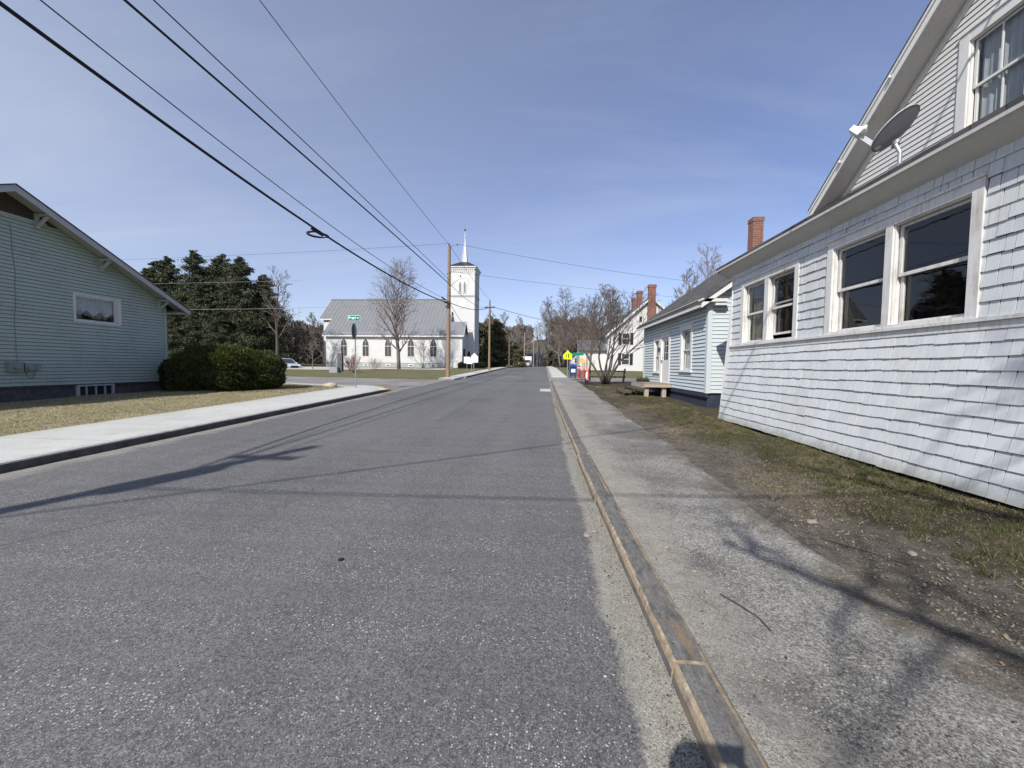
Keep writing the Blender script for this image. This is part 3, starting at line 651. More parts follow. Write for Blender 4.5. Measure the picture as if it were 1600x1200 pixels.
    for a in ((u0,u0+.07,v0,v1),(u1-.07,u1,v0,v1),(u0+.07,u1-.07,v0,v0+.08),(u0+.07,u1-.07,v1-.06,v1)): bw.fbox(fr,*a,-.06,.03)
    for i in (1,2,3): bw.fbox(fr,u0+1.2*i/4-.02,u0+1.2*i/4+.02,v0+.08,v1-.06,-.05,.005)
    b2 = obj('basement_window', bw, M['trimgrey'], t); g = MB(); g.add([fr.p(u0+.05,v0+.05,-.03),fr.p(u1-.05,v0+.05,-.03),fr.p(u1-.05,v1-.05,-.03),fr.p(u0+.05,v1-.05,-.03)],[(0,1,2,3)]); obj('pane', g, M['glassdark'], b2)
    # meters and cable
    me = MB(); me.fbox(fr,10.68,11.0,1.28,1.60,.02,.17); me.lathe(fr.p(10.84,1.44,.17),[(.09,0),(.085,.06),(.05,.075)],16,0,(1,0,0)); obj('meter_box', me, M['meter'], t, bevel=.01)
    me = MB(); me.fbox(fr,11.05,11.27,1.30,1.56,.02,.15); me.lathe(fr.p(11.16,1.40,.15),[(.08,0),(.075,.05)],14,0,(1,0,0)); obj('meter_box', me, M['meter'], t, bevel=.01)
    me = MB(); me.fbox(fr,11.28,11.46,1.34,1.52,.02,.12); me.tube([fr.p(11.12,1.28,.05),fr.p(11.2,1.1,.05),fr.p(11.3,1.08,.05),fr.p(11.36,1.33,.05)],.012,5); obj('meter_box', me, M['meter'], t, bevel=.01)
    ca = MB(); ca.tube([fr.p(10.95+.03*math.sin(z*1.9)+.012*math.sin(z*6),z,.025) for z in np.arange(1.6,6.1,.25)],.009,5); ca.tube([fr.p(10.3,1.75,.03),fr.p(10.5,1.68,.03),fr.p(10.7,1.62,.04)],.010,5); obj('cable', ca, M['meter'], t)
M['trimgrey'] = painted('grey_trim',(.40,.41,.42),(.3,.29,.27),.3); M['soffmint'] = painted('soffit_mint',(.36,.38,.34),(.2,.2,.18),.3); M['glassdark'] = simple('dark_pane',(.02,.03,.035),.08,spec=.7)
green_house()

# ---- white house on the right: shingled porch in front of a gabled main block
def white_house():
    t = thing('shingled_house',(7.5,6.2,.3),'large white house with a flared cedar-shingle porch and steep clapboard gable, right of the footpath','house')
    XW,XB,ZS,ZB,ZT = 4.82,4.56,2.20,.36,4.06; ya,yb = -1.2,10.57
    def pf(u,v,w):
        x = XW if v>=ZS else XW-(ZS-v)/(ZS-ZB)*(XW-XB)*(1.0); return Vector((x-w,u,v))
    H = [(4.79,7.18,2.24,3.80),(7.93,10.10,2.24,3.76)]
    w = MB(); shingles(w, pf, ZB, ZS-.03, .163, ya, yb, (), 3, .10,.22); shingles(w, pf, ZS+.05, ZT, .168, ya, yb, H, 8, .09,.21)
    for (p,q,a,b) in rects_minus(ya,yb,ZS,ZT,H): w.add([pf(p,a,-.004),pf(q,a,-.004),pf(q,b,-.004),pf(p,b,-.004)],[(0,1,2,3)],2)
    w.add([pf(ya,ZB,-.004),pf(yb,ZB,-.004),(XW+.004,yb,ZS),(XW+.004,ya,ZS)],[(0,1,2,3)],2)
    # end walls of the porch
    for y,s_ in ((yb,1),(ya,-1)):
        frE = Fr((0,y,0),(1,0,0),(0,0,1),(0,s_,0)); ul = lambda z: XW if z>=ZS else XW-(ZS-z)/(ZS-ZB)*(XW-XB)
        lap(w, frE, ZB, ZT+.1, .165, ul, lambda z: 7.5, (), .016); w.add([(XB,y,ZB),(7.5,y,ZB),(7.5,y,5.8),(XW,y,ZT)],[(0,1,2,3)],1)
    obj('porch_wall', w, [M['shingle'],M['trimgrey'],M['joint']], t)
    c = MB(); c.box(XW-.065,XW,ya-.02,yb+.03,ZS+.005,ZS+.045); c.box(XW-.035,XW,ya-.01,yb+.02,ZS-.085,ZS+.003); obj('sill_band', c, M['trim'], t)
    cb_ = MB(); cb_.box(XW-.03,XW+.05,yb-.005,yb+.028,ZS+.05,ZT); obj('corner_board', cb_, M['trim'], t)
    # porch roof: rises from the eave to the gable wall
    ex,ez = 4.53,4.31; sl = .585; y2 = yb+.42; rr = MB(); zr = lambda x: ez+(x-ex)*sl
    slab(rr,[(ex,ya-.3,zr(ex)),(7.5,ya-.3,zr(7.5)),(7.5,y2,zr(7.5)),(ex,y2,zr(ex))],.05); obj('porch_roof', rr, M['roof'], t, uv=True)
    fa = MB(); fa.box(ex+.005,ex+.035,ya-.28,y2-.02,ez-.10,ez-.03); slab(fa,[(ex+.035,y2-.05,zr(ex+.035)-.051),(7.45,y2-.05,zr(7.45)-.051),(7.45,y2-.02,zr(7.45)-.051),(ex+.035,y2-.02,zr(ex+.035)-.051)],.14)
    obj('fascia', fa, M['soffit'], t)
    so = MB(); so.hexa([(ex+.035,ya-.25,ez-.09),(XW+.02,ya-.25,ZT-.04),(XW+.02,y2-.05,ZT-.04),(ex+.035,y2-.05,ez-.09),(ex+.035,ya-.25,ez-.06),(XW+.02,ya-.25,ZT+.06),(XW+.02,y2-.05,ZT+.06),(ex+.035,y2-.05,ez-.06)]); so.box(XW+.02,7.4,yb+.02,y2-.05,ZT+.1,ZT+.12); obj('porch_soffit', so, M['soffit'], t)
    fr = Fr((XW,0,0),(0,1,0),(0,0,1),(-1,0,0))
    double_hung(t, fr, 4.79,7.18,2.24,3.80,.125,sashes=2,sill=False,room=1.6,mull=.115,tm=M['trim'])
    double_hung(t, fr, 7.93,10.10,2.24,3.76,.12,sashes=2,sill=False,room=1.6,mull=.15,raised={0:.10},inside=[(1,'sheet',0,1,0,1),(0,'mintsheet',0.05,.62,0,.22)],tm=M['trim'])
    bl = MB(); bl.tube([(5.6,5.25,4.0),(5.6,5.25,3.0)],.006,5); bl.lathe((5.6,5.25,2.86),[(.01,0),(.03,.02),(.033,.05),(.02,.09),(.015,.14)],10); obj('hanging_bulb', bl, M['white'], t)
    # main block
    XG = 7.5; RY = 6.2; sl2 = .80; RZ = 5.97+(10.79-RY)*sl2; g = MB()
    frG = Fr((XG,0,0),(0,1,0),(0,0,1),(-1,0,0)); H2 = [(6.83,8.05,5.85,7.72),(4.35,5.57,5.85,7.72)]
    hw = (RZ-5.55)/sl2
    lap(g, frG, 5.55, RZ-.12, .105, lambda z: RY-(RZ-z)/sl2+.02, lambda z: RY+(RZ-z)/sl2-.02, H2, .014)
    for (p,q,a,b) in rects_minus(RY-hw+.2,RY+hw-.2,5.55,5.9,H2)+[(5.57,6.83,5.9,7.72),(8.05,8.4,5.9,7.72),(4.0,4.35,5.9,7.72)]: g.add([frG.p(p,a,-.01),frG.p(q,a,-.01),frG.p(q,b,-.01),frG.p(p,b,-.01)],[(0,1,2,3)])
    frN = Fr((0,RY+hw-.3,0),(1,0,0),(0,0,1),(0,1,0)); lap(g, frN, .6, 6.0, .105, lambda z: XG, lambda z: 16, (), .014)
    frN = Fr((0,RY-hw+.3,0),(1,0,0),(0,0,1),(0,-1,0)); lap(g, frN, .6, 6.0, .105, lambda z: XG, lambda z: 16, (), .014)
    g.box(15.95,16,RY-hw+.3,RY+hw-.3,.4,6); g.box(XG+.02,XG+.06,RY-hw+.3,RY+hw-.3,.4,4.0)
    obj('gable_wall', g, M['whiteclean'], t)
    r = MB(); ro = 7.02; top = lambda y: RZ+.36-sl2*abs(y-RY)
    for s_ in (-1,1):
        ye = RY+s_*(hw-.02); slab(r,[(ro-.04,RY,top(RY)),(16.4,RY,top(RY)),(16.4,ye,top(ye)),(ro-.04,ye,top(ye))],.05)
    obj('main_roof', r, M['roof'], t, uv=True)
    k = MB()
    for s_ in (-1,1):
        ye = RY+s_*(hw-.03)
        slab(k,[(ro-.01,RY,top(RY)-.051),(ro+.03,RY,top(RY)-.051),(ro+.03,ye,top(ye)-.051),(ro-.01,ye,top(ye)-.051)],.23)
        slab(k,[(ro-.035,RY,top(RY)-.052),(ro-.011,RY,top(RY)-.052),(ro-.011,ye,top(ye)-.052),(ro-.035,ye,top(ye)-.052)],.07)
        slab(k,[(XG-.05,RY,top(RY)-.30),(XG-.002,RY,top(RY)-.30),(XG-.002,ye,top(ye)-.30),(XG-.05,ye,top(ye)-.30)],.13)
    obj('rake_board', k, M['white'], t)
    k = MB()
    for s_ in (-1,1):
        ye = RY+s_*(hw-.03); slab(k,[(ro+.03,RY,top(RY)-.27),(XG,RY,top(RY)-.27),(XG,ye,top(ye)-.27),(ro+.03,ye,top(ye)-.27)],.02)
    obj('rake_soffit', k, M['soffit'], t)
    for y in (8.9,10.2):
        bd = MB(); bd.lathe((ro-.02,y,top(y)-.17),[(.02,0),(.035,.03),(.02,.06)],8,0,(-1,0,0)); obj('rake_bulb', bd, M['white'], t)
    for a,b in ((6.83,8.05),(4.35,5.57)):
        double_hung(t, frG, a,b,5.85,7.72,.17,sashes=1,muntins=1,depth=.10,room=.8,inside=[(0,'curtain',0,1,0,1)],tm=M['white'])
M['mintsheet'] = simple('far_window_view',(.35,.42,.37),.9)
white_house()

# ---- satellite dish on the porch eave
def dish():
    P = Vector((4.74,5.82,4.44)); c = Vector((4.80,5.93,4.93)); n = Vector((-.46,.42,.78)).normalized()
    t = thing('satellite_dish', P, 'grey oval satellite dish with a white receiver arm on the porch roof edge','satellite dish')
    up = (Vector((0,0,1))-n*n.z).normalized(); sd_ = n.cross(up); m = MB(); rx,ry = .37,.30; rings=7; k=28; vs=[]
    for face in (0,1):
        for i in range(rings+1):
            q = i/rings
            for j in range(k):
                a = 2*math.pi*j/k; vs.append(c + sd_*(rx*q*math.cos(a)) + up*(ry*q*math.sin(a)) + n*(.075*q*q - .012*face))
    fs=[]
    for face in (0,1):
        b = face*(rings+1)*k
        for i in range(rings):
            for j in range(k): fs.append((b+i*k+j,b+i*k+(j+1)%k,b+(i+1)*k+(j+1)%k,b+(i+1)*k+j))
    e = rings*k; b=(rings+1)*k
    for j in range(k): fs.append((e+j,e+(j+1)%k,b+e+(j+1)%k,b+e+j))
    m.add(vs,fs); obj('reflector', m, M['dishgrey'], t, smooth=True)
    br = MB(); q = c-n*.03-up*.10; br.tube([P+Vector((0,0,-.02)),P+Vector((-.0,0,.16)),P+Vector((-.03,.03,.27)),q-n*.05],.024,10); br.box(P.x-.08,P.x+.08,P.y-.07,P.y+.07,P.z-.06,P.z-.01)
    br.tube([q-n*.06-sd_*.05,q-n*.06+sd_*.05],.035,8); br.tube([q-n*.09-up*.06,q+up*.06-n*.04],.03,8); obj('mast', br, M['galv'], t, smooth=False)
    a0 = c-up*.24-n*.0; a1 = c+n*.30+Vector((-.22,.12,-.10)); ar = MB(); d=(a1-a0).normalized(); s2 = d.cross(up).normalized(); v2 = s2.cross(d)
    ar.hexa([a0-s2*.022-v2*.03,a0+s2*.022-v2*.03,a0+s2*.022+v2*.03,a0-s2*.022+v2*.03,a1-s2*.02-v2*.035,a1+s2*.02-v2*.035,a1+s2*.02+v2*.02,a1-s2*.02+v2*.02]); obj('arm', ar, M['dishgrey'], t)
    l = MB()
    l.hexa([a1-s2*.11-v2*.03-d*.04,a1+s2*.11-v2*.03-d*.04,a1+s2*.11+v2*.04-d*.04,a1-s2*.11+v2*.04-d*.04,a1-s2*.09-v2*.03+d*.1,a1+s2*.09-v2*.03+d*.1,a1+s2*.09+v2*.04+d*.1,a1-s2*.09+v2*.04+d*.1])
    dr = (c-a1).normalized()
    for s_ in (-1,0,1): l.lathe(a1+s2*.075*s_+v2*.05-dr*.02,[(.026,-.03),(.026,.05),(.038,.06),(.038,.085)],12,0,dr)
    obj('receiver', l, M['white_sign'], t)
dish()

# ---- blue-white small house
def plain_house_parts(): pass
def small_house():
    t = thing('small_house',(5.2,17,.4),'small pale vinyl-sided house with white door, dark roof and brick chimney beyond the shingled porch','house')
    X,Ya,Yb = 5.2,13.0,21.0; zb,ze = .86,3.86; XR = 8.45; RZ = 6.22; fr = Fr((X,0,0),(0,1,0),(0,0,1),(-1,0,0))
    H = [(14.28,15.5,1.55,3.22),(16.72,18.05,.86,3.12),(18.12,19.15,1.45,3.05)]
    w = MB(); lap(w, fr, zb, ze, .125, lambda z: Ya, lambda z: Yb, H, .024, 0, .016)
    fe = Fr((0,Ya,0),(1,0,0),(0,0,1),(0,-1,0)); sl=(RZ-ze)/(XR-X); L = lambda z: X if z<ze else X+(z-ze)/sl; Rr = lambda z: 2*XR-L(z)
    lap(w, fe, zb, RZ-.05, .125, L, Rr, (), .018, 0, .012)
    ff = Fr((0,Yb,0),(1,0,0),(0,0,1),(0,1,0)); lap(w, ff, zb, RZ-.05, .125, L, Rr, (), .018); w.box(2*XR-X-.05,2*XR-X,Ya,Yb,zb,ze)
    for (p,q,a,b) in rects_minus(Ya,Yb,zb,ze,H): w.add([fr.p(p,a,-.02),fr.p(q,a,-.02),fr.p(q,b,-.02),fr.p(p,b,-.02)],[(0,1,2,3)],1)
    w.add([(X+.01,Ya+.02,zb),(2*XR-X-.01,Ya+.02,zb),(2*XR-X-.01,Ya+.02,ze),(XR,Ya+.02,RZ-.02),(X+.01,Ya+.02,ze)],[(0,1,2,3,4)],1)
    obj('wall', w, [M['palemint'],M['joint']], t)
    f = MB(); f.box(X+.05,11.6,Ya+.05,Yb-.05,.1,zb-.002); f.box(X-.012,X+.05,Ya-.01,Yb,zb-.14,zb-.004); obj('foundation', f, M['foundblue'], t)
    c = MB(); c.box(X-.035,X+.11,Ya-.035,Ya,zb,ze); c.box(X-.035,X,Ya,Ya+.11,zb,ze); c.box(X-.03,X,Yb-.1,Yb+.03,zb,ze); c.box(X-.03,X,Ya+.11,Yb-.1,ze-.15,ze); obj('corner_board', c, M['palemint'], t)
    r = MB(); o=.36; ov = .30; zt = lambda x: RZ+.16-abs(x-XR)*sl
    for s_ in (-1,1):
        xe = XR+s_*(XR-X+o); slab(r,[(xe,Ya-ov,zt(xe)),(XR,Ya-ov,zt(XR)),(XR,Yb+ov,zt(XR)),(xe,Yb+ov,zt(xe))],.05)
    obj('roof', r, M['roof'], t, uv=True)
    k = MB()
    for s_ in (-1,1):
        xe = XR+s_*(XR-X+o-.02); slab(k,[(xe,Ya-ov+.02,zt(xe)-.052),(XR,Ya-ov+.02,zt(XR)-.052),(XR,Ya-ov+.05,zt(XR)-.052),(xe,Ya-ov+.05,zt(xe)-.052)],.17)
        slab(k,[(xe,Ya-ov+.05,zt(xe)-.10),(XR,Ya-ov+.05,zt(XR)-.10),(XR,Ya,zt(XR)-.10),(xe,Ya,zt(xe)-.10)],.02)
    xe = X-o+.02; k.box(xe,xe+.03,Ya-ov+.05,Yb+ov-.05,zt(xe)-.19,zt(xe)-.053); k.box(xe+.03,X,Ya,Yb+.05,ze-.02,ze)
    k.box(xe,X+.45,Ya-ov+.02,Ya-.0,ze-.12,ze-.02); k.box(X+.1,X+.42,Ya-ov+.06,Ya-.02,ze-.22,ze-.121)
    obj('cornice', k, M['white'], t)
    ch = MB(); ch.box(8.30,8.70,16.75,17.15,5.9,7.75); ch.box(8.28,8.72,16.73,17.17,7.62,7.78); obj('chimney', ch, M['brick'], t, uv=True)
    double_hung(t, fr, 14.28,15.5,1.55,3.22,.15,sashes=1,inside=[(0,'curtain',0,1,0,1)],tm=M['white'],depth=.08)
    double_hung(t, fr, 18.12,19.15,1.45,3.05,.14,sashes=1,inside=[(0,'curtain',.5,1,0,1)],tm=M['white'],depth=.08)
    d = MB(); a,b,z0,z1 = 16.72,18.05,1.02,3.12
    d.fbox(fr,a,a+.16,z0-.1,z1,-.08,.04); d.fbox(fr,b-.16,b,z0-.1,z1,-.08,.04); d.fbox(fr,a+.16,b-.16,z1-.14,z1,-.08,.038); d.fbox(fr,a-.05,b+.05,z1,z1+.05,0,.08); d.fbox(fr,a+.16,b-.16,z0-.14,z0,-.08,.05)
    for (p,q,s_,e) in ((.0,.22,.02,1),(.86,1.0,.02,1),(.22,.86,.0,.5),(.22,.86,.93,1)):
        W_=b-a-.32; Hh=z1-.14-z0; d.fbox(fr,a+.16+W_*p,a+.16+W_*q,z0+Hh*s_,z0+Hh*e,-.06,-.02)
    d.fbox(fr,a+.16,b-.16,z0,z1-.14,-.058,-.045)
    do = obj('door', d, M['white'], t)
    g = MB(); g.fbox(fr,a+.40,b-.33,z0+.98,z1-.32,-.044,-.035); obj('pane', g, M['glassdark'], do)
    mm = MB(); 
    for i in (1,2): mm.fbox(fr,a+.40,b-.33,z0+.98+.3*i,z0+1.0+.3*i,-.034,-.028)
    mm.fbox(fr,(a+b)/2+.03,(a+b)/2+.05,z0+.98,z1-.32,-.034,-.027); obj('muntin', mm, M['white'], do)
    h = MB(); h.lathe(fr.p(b-.24,z0+.95,-.02),[(.015,0),(.015,.04),(.03,.05),(.03,.08),(.01,.09)],10,0,(-1,0,0)); obj('knob', h, M['darkmetal'], do); h = MB(); h.lathe(fr.p(b-.24,z0+1.1,-.02),[(.025,0),(.025,.02)],10,0,(-1,0,0)); obj('lock', h, M['darkmetal'], do)
    lt = MB(); lt.fbox(fr,18.02,18.12,2.45,2.55,.02,.05); lt.lathe(fr.p(18.07,2.38,.10),[(.03,0),(.05,.03),(.05,.16),(.02,.2)],8); obj('porch_lamp', lt, M['darkmetal'], t)
small_house()

def deck():
    t = thing('wooden_deck',(4.6,17.4,.55),'low weathered wooden doorstep deck with two dark steps at the white door','deck')
    top = MB()
    for i in range(9): top.box(4.12+i*.117,4.12+i*.117+.108,16.45,18.7,.985,1.02)
    obj('deck_boards', top, M['oldwood'], t); a = MB(); a.box(4.12,5.17,16.40,16.44,.86,.98); a.box(4.12,5.17,18.71,18.75,.82,.98); a.box(4.08,4.115,16.44,18.7,.82,.98); obj('skirt_board', a, M['palewood'], t)
    for x,z,y0 in ((3.72,.80,16.7),(3.35,.62,16.9)):
        s_ = MB(); s_.box(x,x+.36,y0,18.5,z-.05,z); s_.box(x+.02,x+.06,y0,18.5,z-.14,z-.051); obj('step', s_, M['darkwood'], t)
    for x,y in ((4.15,16.5),(4.85,16.5),(4.15,18.4)):
        s_ = MB(); s_.box(x,x+.16,y,y+.16,.36,.855); obj('support_block', s_, M['palewood'], t)
deck()
def planter():
    t = thing('planter_box',(4.5,18.2,1.02),'small black planter with green sprigs on the wooden deck','planter'); m = MB(); m.hexa([(4.2,18.0,1.021),(4.7,18.0,1.021),(4.7,18.2,1.021),(4.2,18.2,1.021),(4.16,17.96,1.12),(4.74,17.96,1.12),(4.74,18.24,1.12),(4.16,18.24,1.12)]); obj('tray', m, M['terracotta'], t)
    rnd = random.Random(4); s_ = MB()
    for i in range(90):
        x,y = rnd.uniform(4.2,4.7), rnd.uniform(17.98,18.2); h = rnd.uniform(.05,.2); a = rnd.uniform(0,6.3); s_.poly([(x-.015,y,1.10),(x+.015,y,1.10),(x+.05*math.cos(a),y+.05*math.sin(a),1.10+h)])
    obj('plant', s_, M['yew'], t)
planter()

# ---- church
def church():
    t = thing('church',(-24,60,1.2),'white clapboard church with grey metal roof and square bell tower with slim spire','church')
    X0,X1,Y0,YR,Y1 = -33.1,-14.5,57,63,69; zg,ze,zr = 1.2,6.45,12.25; sl=(zr-ze)/(YR-Y0)
    fr = Fr((0,Y0,0),(1,0,0),(0,0,1),(0,-1,0)); cx = (-30.28,-26.87,-23.4,-19.9,-16.47)
    H = [(c-.47,c+.47,2.92,4.9) for c in cx]
    def arch(c,hw,z0,zs,za,n=8):
        p=[(c-hw,z0),(c+hw,z0),(c+hw,zs)]; r=((za-zs)**2+hw*hw)/(2*hw)
        for i in range(1,n+1):
            a = i/n*math.asin((za-zs)/r); p.append((c+hw-r+r*math.cos(a),zs+r*math.sin(a)))
        q=[(2*c-x,z) for x,z in p[2:-1]][::-1]; return p+q
    w = MB(); lap(w, fr, 1.95, ze, .14, lambda z: X0, lambda z: X1, H, .016)
    w.box(X0,X0+.05,Y0,Y1,1.2,ze); w.box(X0,X1,Y1-.05,Y1,1.2,ze)
    e = Fr((X1,0,0),(0,1,0),(0,0,1),(1,0,0)); ul = lambda z: Y0 if z<ze else Y0+(z-ze)/sl; ur = lambda z: Y1 if z<ze else Y1-(z-ze)/sl; lap(w, e, 1.2, zr-.1, .14, ul, ur, (), .016)
    e2 = Fr((X0,0,0),(0,1,0),(0,0,1),(-1,0,0)); lap(w, e2, 1.2, zr-.1, .14, ul, ur, (), .016)
    w.box(-35.1,X0,59.8,66.2,1.2,8.9); w.prism(Fr((-35.1,0,0),(0,1,0),(0,0,1),(1,0,0)),[(59.8,8.8),(66.2,8.8),(63,11.9)],0,2.0)
    for x in (X0,X1-.14): w.fbox(fr,x,x+.14,1.95,ze-.35,0,.03)
    w.fbox(fr,X0,X1,ze-.35,ze,0,.04); w.fbox(fr,X0,X1,ze-.10,ze,.04,.12)
    obj('wall', w, M['whiteclean'], t)
    f = MB(); f.fbox(fr,X0,X1,.9,1.93,-.3,-.02); f.box(-35.05,X0,59.9,66,.9,1.2); obj('foundation', f, M['foundgrey'], t)
    for c in cx[1:]:
        v = MB(); v.fbox(fr,c-.38,c+.38,1.42,1.74,-.02,.03); v.fbox(fr,c-.28,c+.28,1.50,1.66,.03,.035,1); obj('vent', v, [M['white_sign'],M['darkmetal']], t)
    r = MB(); nx = (0,-sl,1); 
    def roofplane(x0,x1,ya,yb,s_):
        z = lambda y: zr-abs(y-YR)*sl+.10
        slab(r,[(x0,ya,z(ya)),(x1,ya,z(ya)),(x1,yb,z(yb)),(x0,yb,z(yb))],.10)
        n = int((x1-x0)/.58)
        for i in range(n+1):
            x = x0+.02+(x1-x0-.06)*i/n; slab(r,[(x,ya,z(ya)+.04),(x+.045,ya,z(ya)+.04),(x+.045,yb,z(yb)+.04),(x,yb,z(yb)+.04)],.039)
    roofplane(-33.45,-14.3,56.55,YR,1); roofplane(-33.45,-14.3,YR,69.45,1); roofplane(-35.55,-33.45,59.45,YR,1); roofplane(-35.55,-33.45,YR,66.5,1)
    r.box(-35.55,-14.3,YR-.12,YR+.12,zr+.08,zr+.19); obj('roof', r, M['metalroof'], t)
    g = MB(); z=lambda y: zr-abs(y-YR)*sl+.10
    g.box(-33.45,-14.3,56.56,56.60,z(56.56)-.30,z(56.56)-.101); g.box(-35.55,-33.46,59.46,59.5,z(59.46)-.32,z(59.46)-.101)
    for x in (-33.45,):
        slab(g,[(x-.03,56.56,z(56.56)-.0),(x-.001,56.56,z(56.56)),(x-.001,59.4,z(59.4)),(x-.03,59.4,z(59.4))],.22)
    slab(g,[(-35.58,59.46,z(59.46)),(-35.551,59.46,z(59.46)),(-35.551,YR,z(YR)),(-35.58,YR,z(YR))],.24); obj('cornice', g, M['white'], t)
    for c in cx:
        wi = MB(); a = arch(c,.54,2.84,4.55,5.72); b = arch(c,.475,2.93,4.5,5.60)
        wi.prism(fr,a,.0,.045); o = obj('window', wi, M['white'], t)
        gl = MB(); gl.prism(fr,b,.046,.05); obj('stained_pane', gl, M['glassstained'], o)
        bar = MB(); bar.fbox(fr,c-.44,c+.44,4.40,4.47,.051,.07); bar.fbox(fr,c-.015,c+.015,2.96,5.3,.051,.06); obj('crossbar', bar, M['white'], o)
    # vestibule
    v = MB(); A,B = -14.49,-12.2; v.box(A,B,57.2,60.2,1.2,6.25); v.prism(Fr((A,0,0),(0,1,0),(0,0,1),(1,0,0)),[(57.2,6.25),(60.2,6.25),(58.7,8.0)],0,B-A)
    v.box(B,B+.04,57.2,57.36,1.3,6.2); v.box(A,B,57.14,57.2,6.0,6.25); obj('vestibule_wall', v, M['whiteclean'], t)
    r = MB()
    for s_ in (-1,1):
        ye = 58.7+s_*1.85; zz=lambda y: 8.30-abs(y-58.7)*1.18
        slab(r,[(A-.1,ye,zz(ye)),(B+.3,ye,zz(ye)),(B+.3,58.7,zz(58.7)),(A-.1,58.7,zz(58.7))],.07)
        for i in range(6):
            x = A+.1+i*.48; slab(r,[(x,ye,zz(ye)+.04),(x+.03,ye,zz(ye)+.04),(x+.03,58.7,zz(58.7)+.04),(x,58.7,zz(58.7)+.04)],.039)
    obj('vestibule_roof', r, M['metalroof'], t)
    c = MB(); c.box(A,B+.28,56.84,56.88,5.9,6.12); c.box(A,B+.28,56.88,57.15,5.9,5.94)
    for s_ in (-1,1):
        ye = 58.7+s_*1.84; slab(c,[(B+.3,ye,zz(ye)),(B+.34,ye,zz(ye)),(B+.34,58.7,zz(58.7)),(B+.3,58.7,zz(58.7))],.22)
    obj('vestibule_cornice', c, M['white'], t)
    dd = MB(); dd.box(B,B+.05,58.1,59.3,1.4,4.2); obj('side_door', dd, M['shutter'], t)
    # tower
    a,b,ya,yb = -14.85,-10.92,60.2,64.15; w = MB()
    ft = Fr((0,ya,0),(1,0,0),(0,0,1),(0,-1,0)); fe = Fr((b,0,0),(0,1,0),(0,0,1),(1,0,0))
    lap(w, ft, 1.2, 16.5, .15, lambda z:a, lambda z:b, (), .015); lap(w, fe, 1.2, 16.5, .15, lambda z:ya, lambda z:yb, (), .015)
    w.box(a,a+.05,ya,yb,1.2,16.9); w.box(a+.05,b-.05,yb-.05,yb,1.2,16.9); w.box(a+.05,b-.03,ya+.03,ya+.06,1.2,16.9)
    for f_,u0,u1 in ((ft,a,b),(fe,ya,yb)):
        w.fbox(f_,u0,u0+.20,1.2,16.2,0,.05); w.fbox(f_,u1-.20,u1,1.2,16.2,0,.05)
    obj('tower_wall', w, M['whiteclean'], t)
    k = MB(); bt_ = MB()
    for f_,u0,u1 in ((ft,a,b),(fe,ya,yb)):
        bt_.fbox(f_,u0-.08,u1+.08,12.42,12.62,0,.10); bt_.fbox(f_,u0-.05,u1+.05,12.302,12.419,0,.06)
        k.fbox(f_,u0-.12,u1+.12,16.55,16.95,0,.14); k.fbox(f_,u0-.25,u1+.25,16.80,16.97,.14,.28)
        n=13
        for i in range(n):
            u = u0+.12+(u1-u0-.36)*i/(n-1); k.fbox(f_,u,u+.12,16.1,16.55,0,.10); k.fbox(f_,u+.12,u+.19,16.35,16.55,0,.07)
    obj('tower_cornice', k, M['white'], t); obj('tower_belt', bt_, M['trimgrey'], t)
    for du in (-.36,.36):
        o = MB(); c = (a+b)/2+.05+du; o.prism(ft, arch(c,.27,12.85,14.2,14.9), .0,.07); q = obj('louvre_opening', o, M['white'], t)
        p = MB(); p.prism(ft, arch(c,.16,12.95,14.15,14.65), .071,.075); obj('louvre', p, M['shutlight'], q)
    o = MB(); o.prism(ft, arch((a+b)/2+.05,.85,14.1,14.75,15.6),.0,.05); obj('arch_hood', o, M['white'], t)
    o = MB(); o.prism(fe, arch(62.1,.5,12.85,14.2,15.1), .0,.06); obj('louvre_opening', o, M['soffit'], t)
    o = MB(); o.prism(ft, arch((a+b)/2+.05,.55,10.6,11.3,11.8),.0,.05); o.prism(ft, arch((a+b)/2+.05,.42,10.7,11.3,11.65),.05,.055); obj('blind_arch', o, M['white'], t)
    o = MB(); o.prism(ft, arch(-11.75,.30,2.3,3.5,4.1),.0,.05); o.prism(ft, arch(-11.75,.22,2.4,3.5,3.95),.051,.055,1); obj('tower_window', o, [M['white'],M['shutter']], t)
    o = MB(); o.fbox(fe,61.0,63.3,1.3,4.0,0,.06); o.fbox(fe,61.2,63.1,1.4,3.6,.06,.065,1); obj('tower_door', o, [M['white'],M['redsign']], t)
    r = MB(); cx_,cy = (a+b)/2,(ya+yb)/2; h=2.28; r.add([(cx_-h,cy-h,16.97),(cx_+h,cy-h,16.97),(cx_+h,cy+h,16.97),(cx_-h,cy+h,16.97),(cx_-.6,cy-.6,18.0),(cx_+.6,cy-.6,18.0),(cx_+.6,cy+.6,18.0),(cx_-.6,cy+.6,18.0)],[(0,1,5,4),(1,2,6,5),(2,3,7,6),(3,0,4,7),(4,5,6,7),(3,2,1,0)]); obj('tower_roof', r, M['darkmetal'], t)
    s_ = MB(); base=[(cx_+x*.36,cy+y*.36,17.9) for x,y in ((-1,-1),(1,-1),(1,1),(-1,1))]; s_.add(base+[(cx_,cy,22.0)],[(0,1,4),(1,2,4),(2,3,4),(3,0,4)]); obj('spire', s_, M['steeple'], t)
    s_ = MB()
    for p in base: s_.tube([(p[0]+(p[0]-cx_)*.12,p[1]+(p[1]-cy)*.12,17.85),(cx_,cy,22.1)],[.07,.035],6)
    s_.lathe((cx_,cy,22.0),[(.07,0),(.13,.15),(.05,.35),(.03,1.0)],8); obj('spire_rib', s_, M['white'], t)
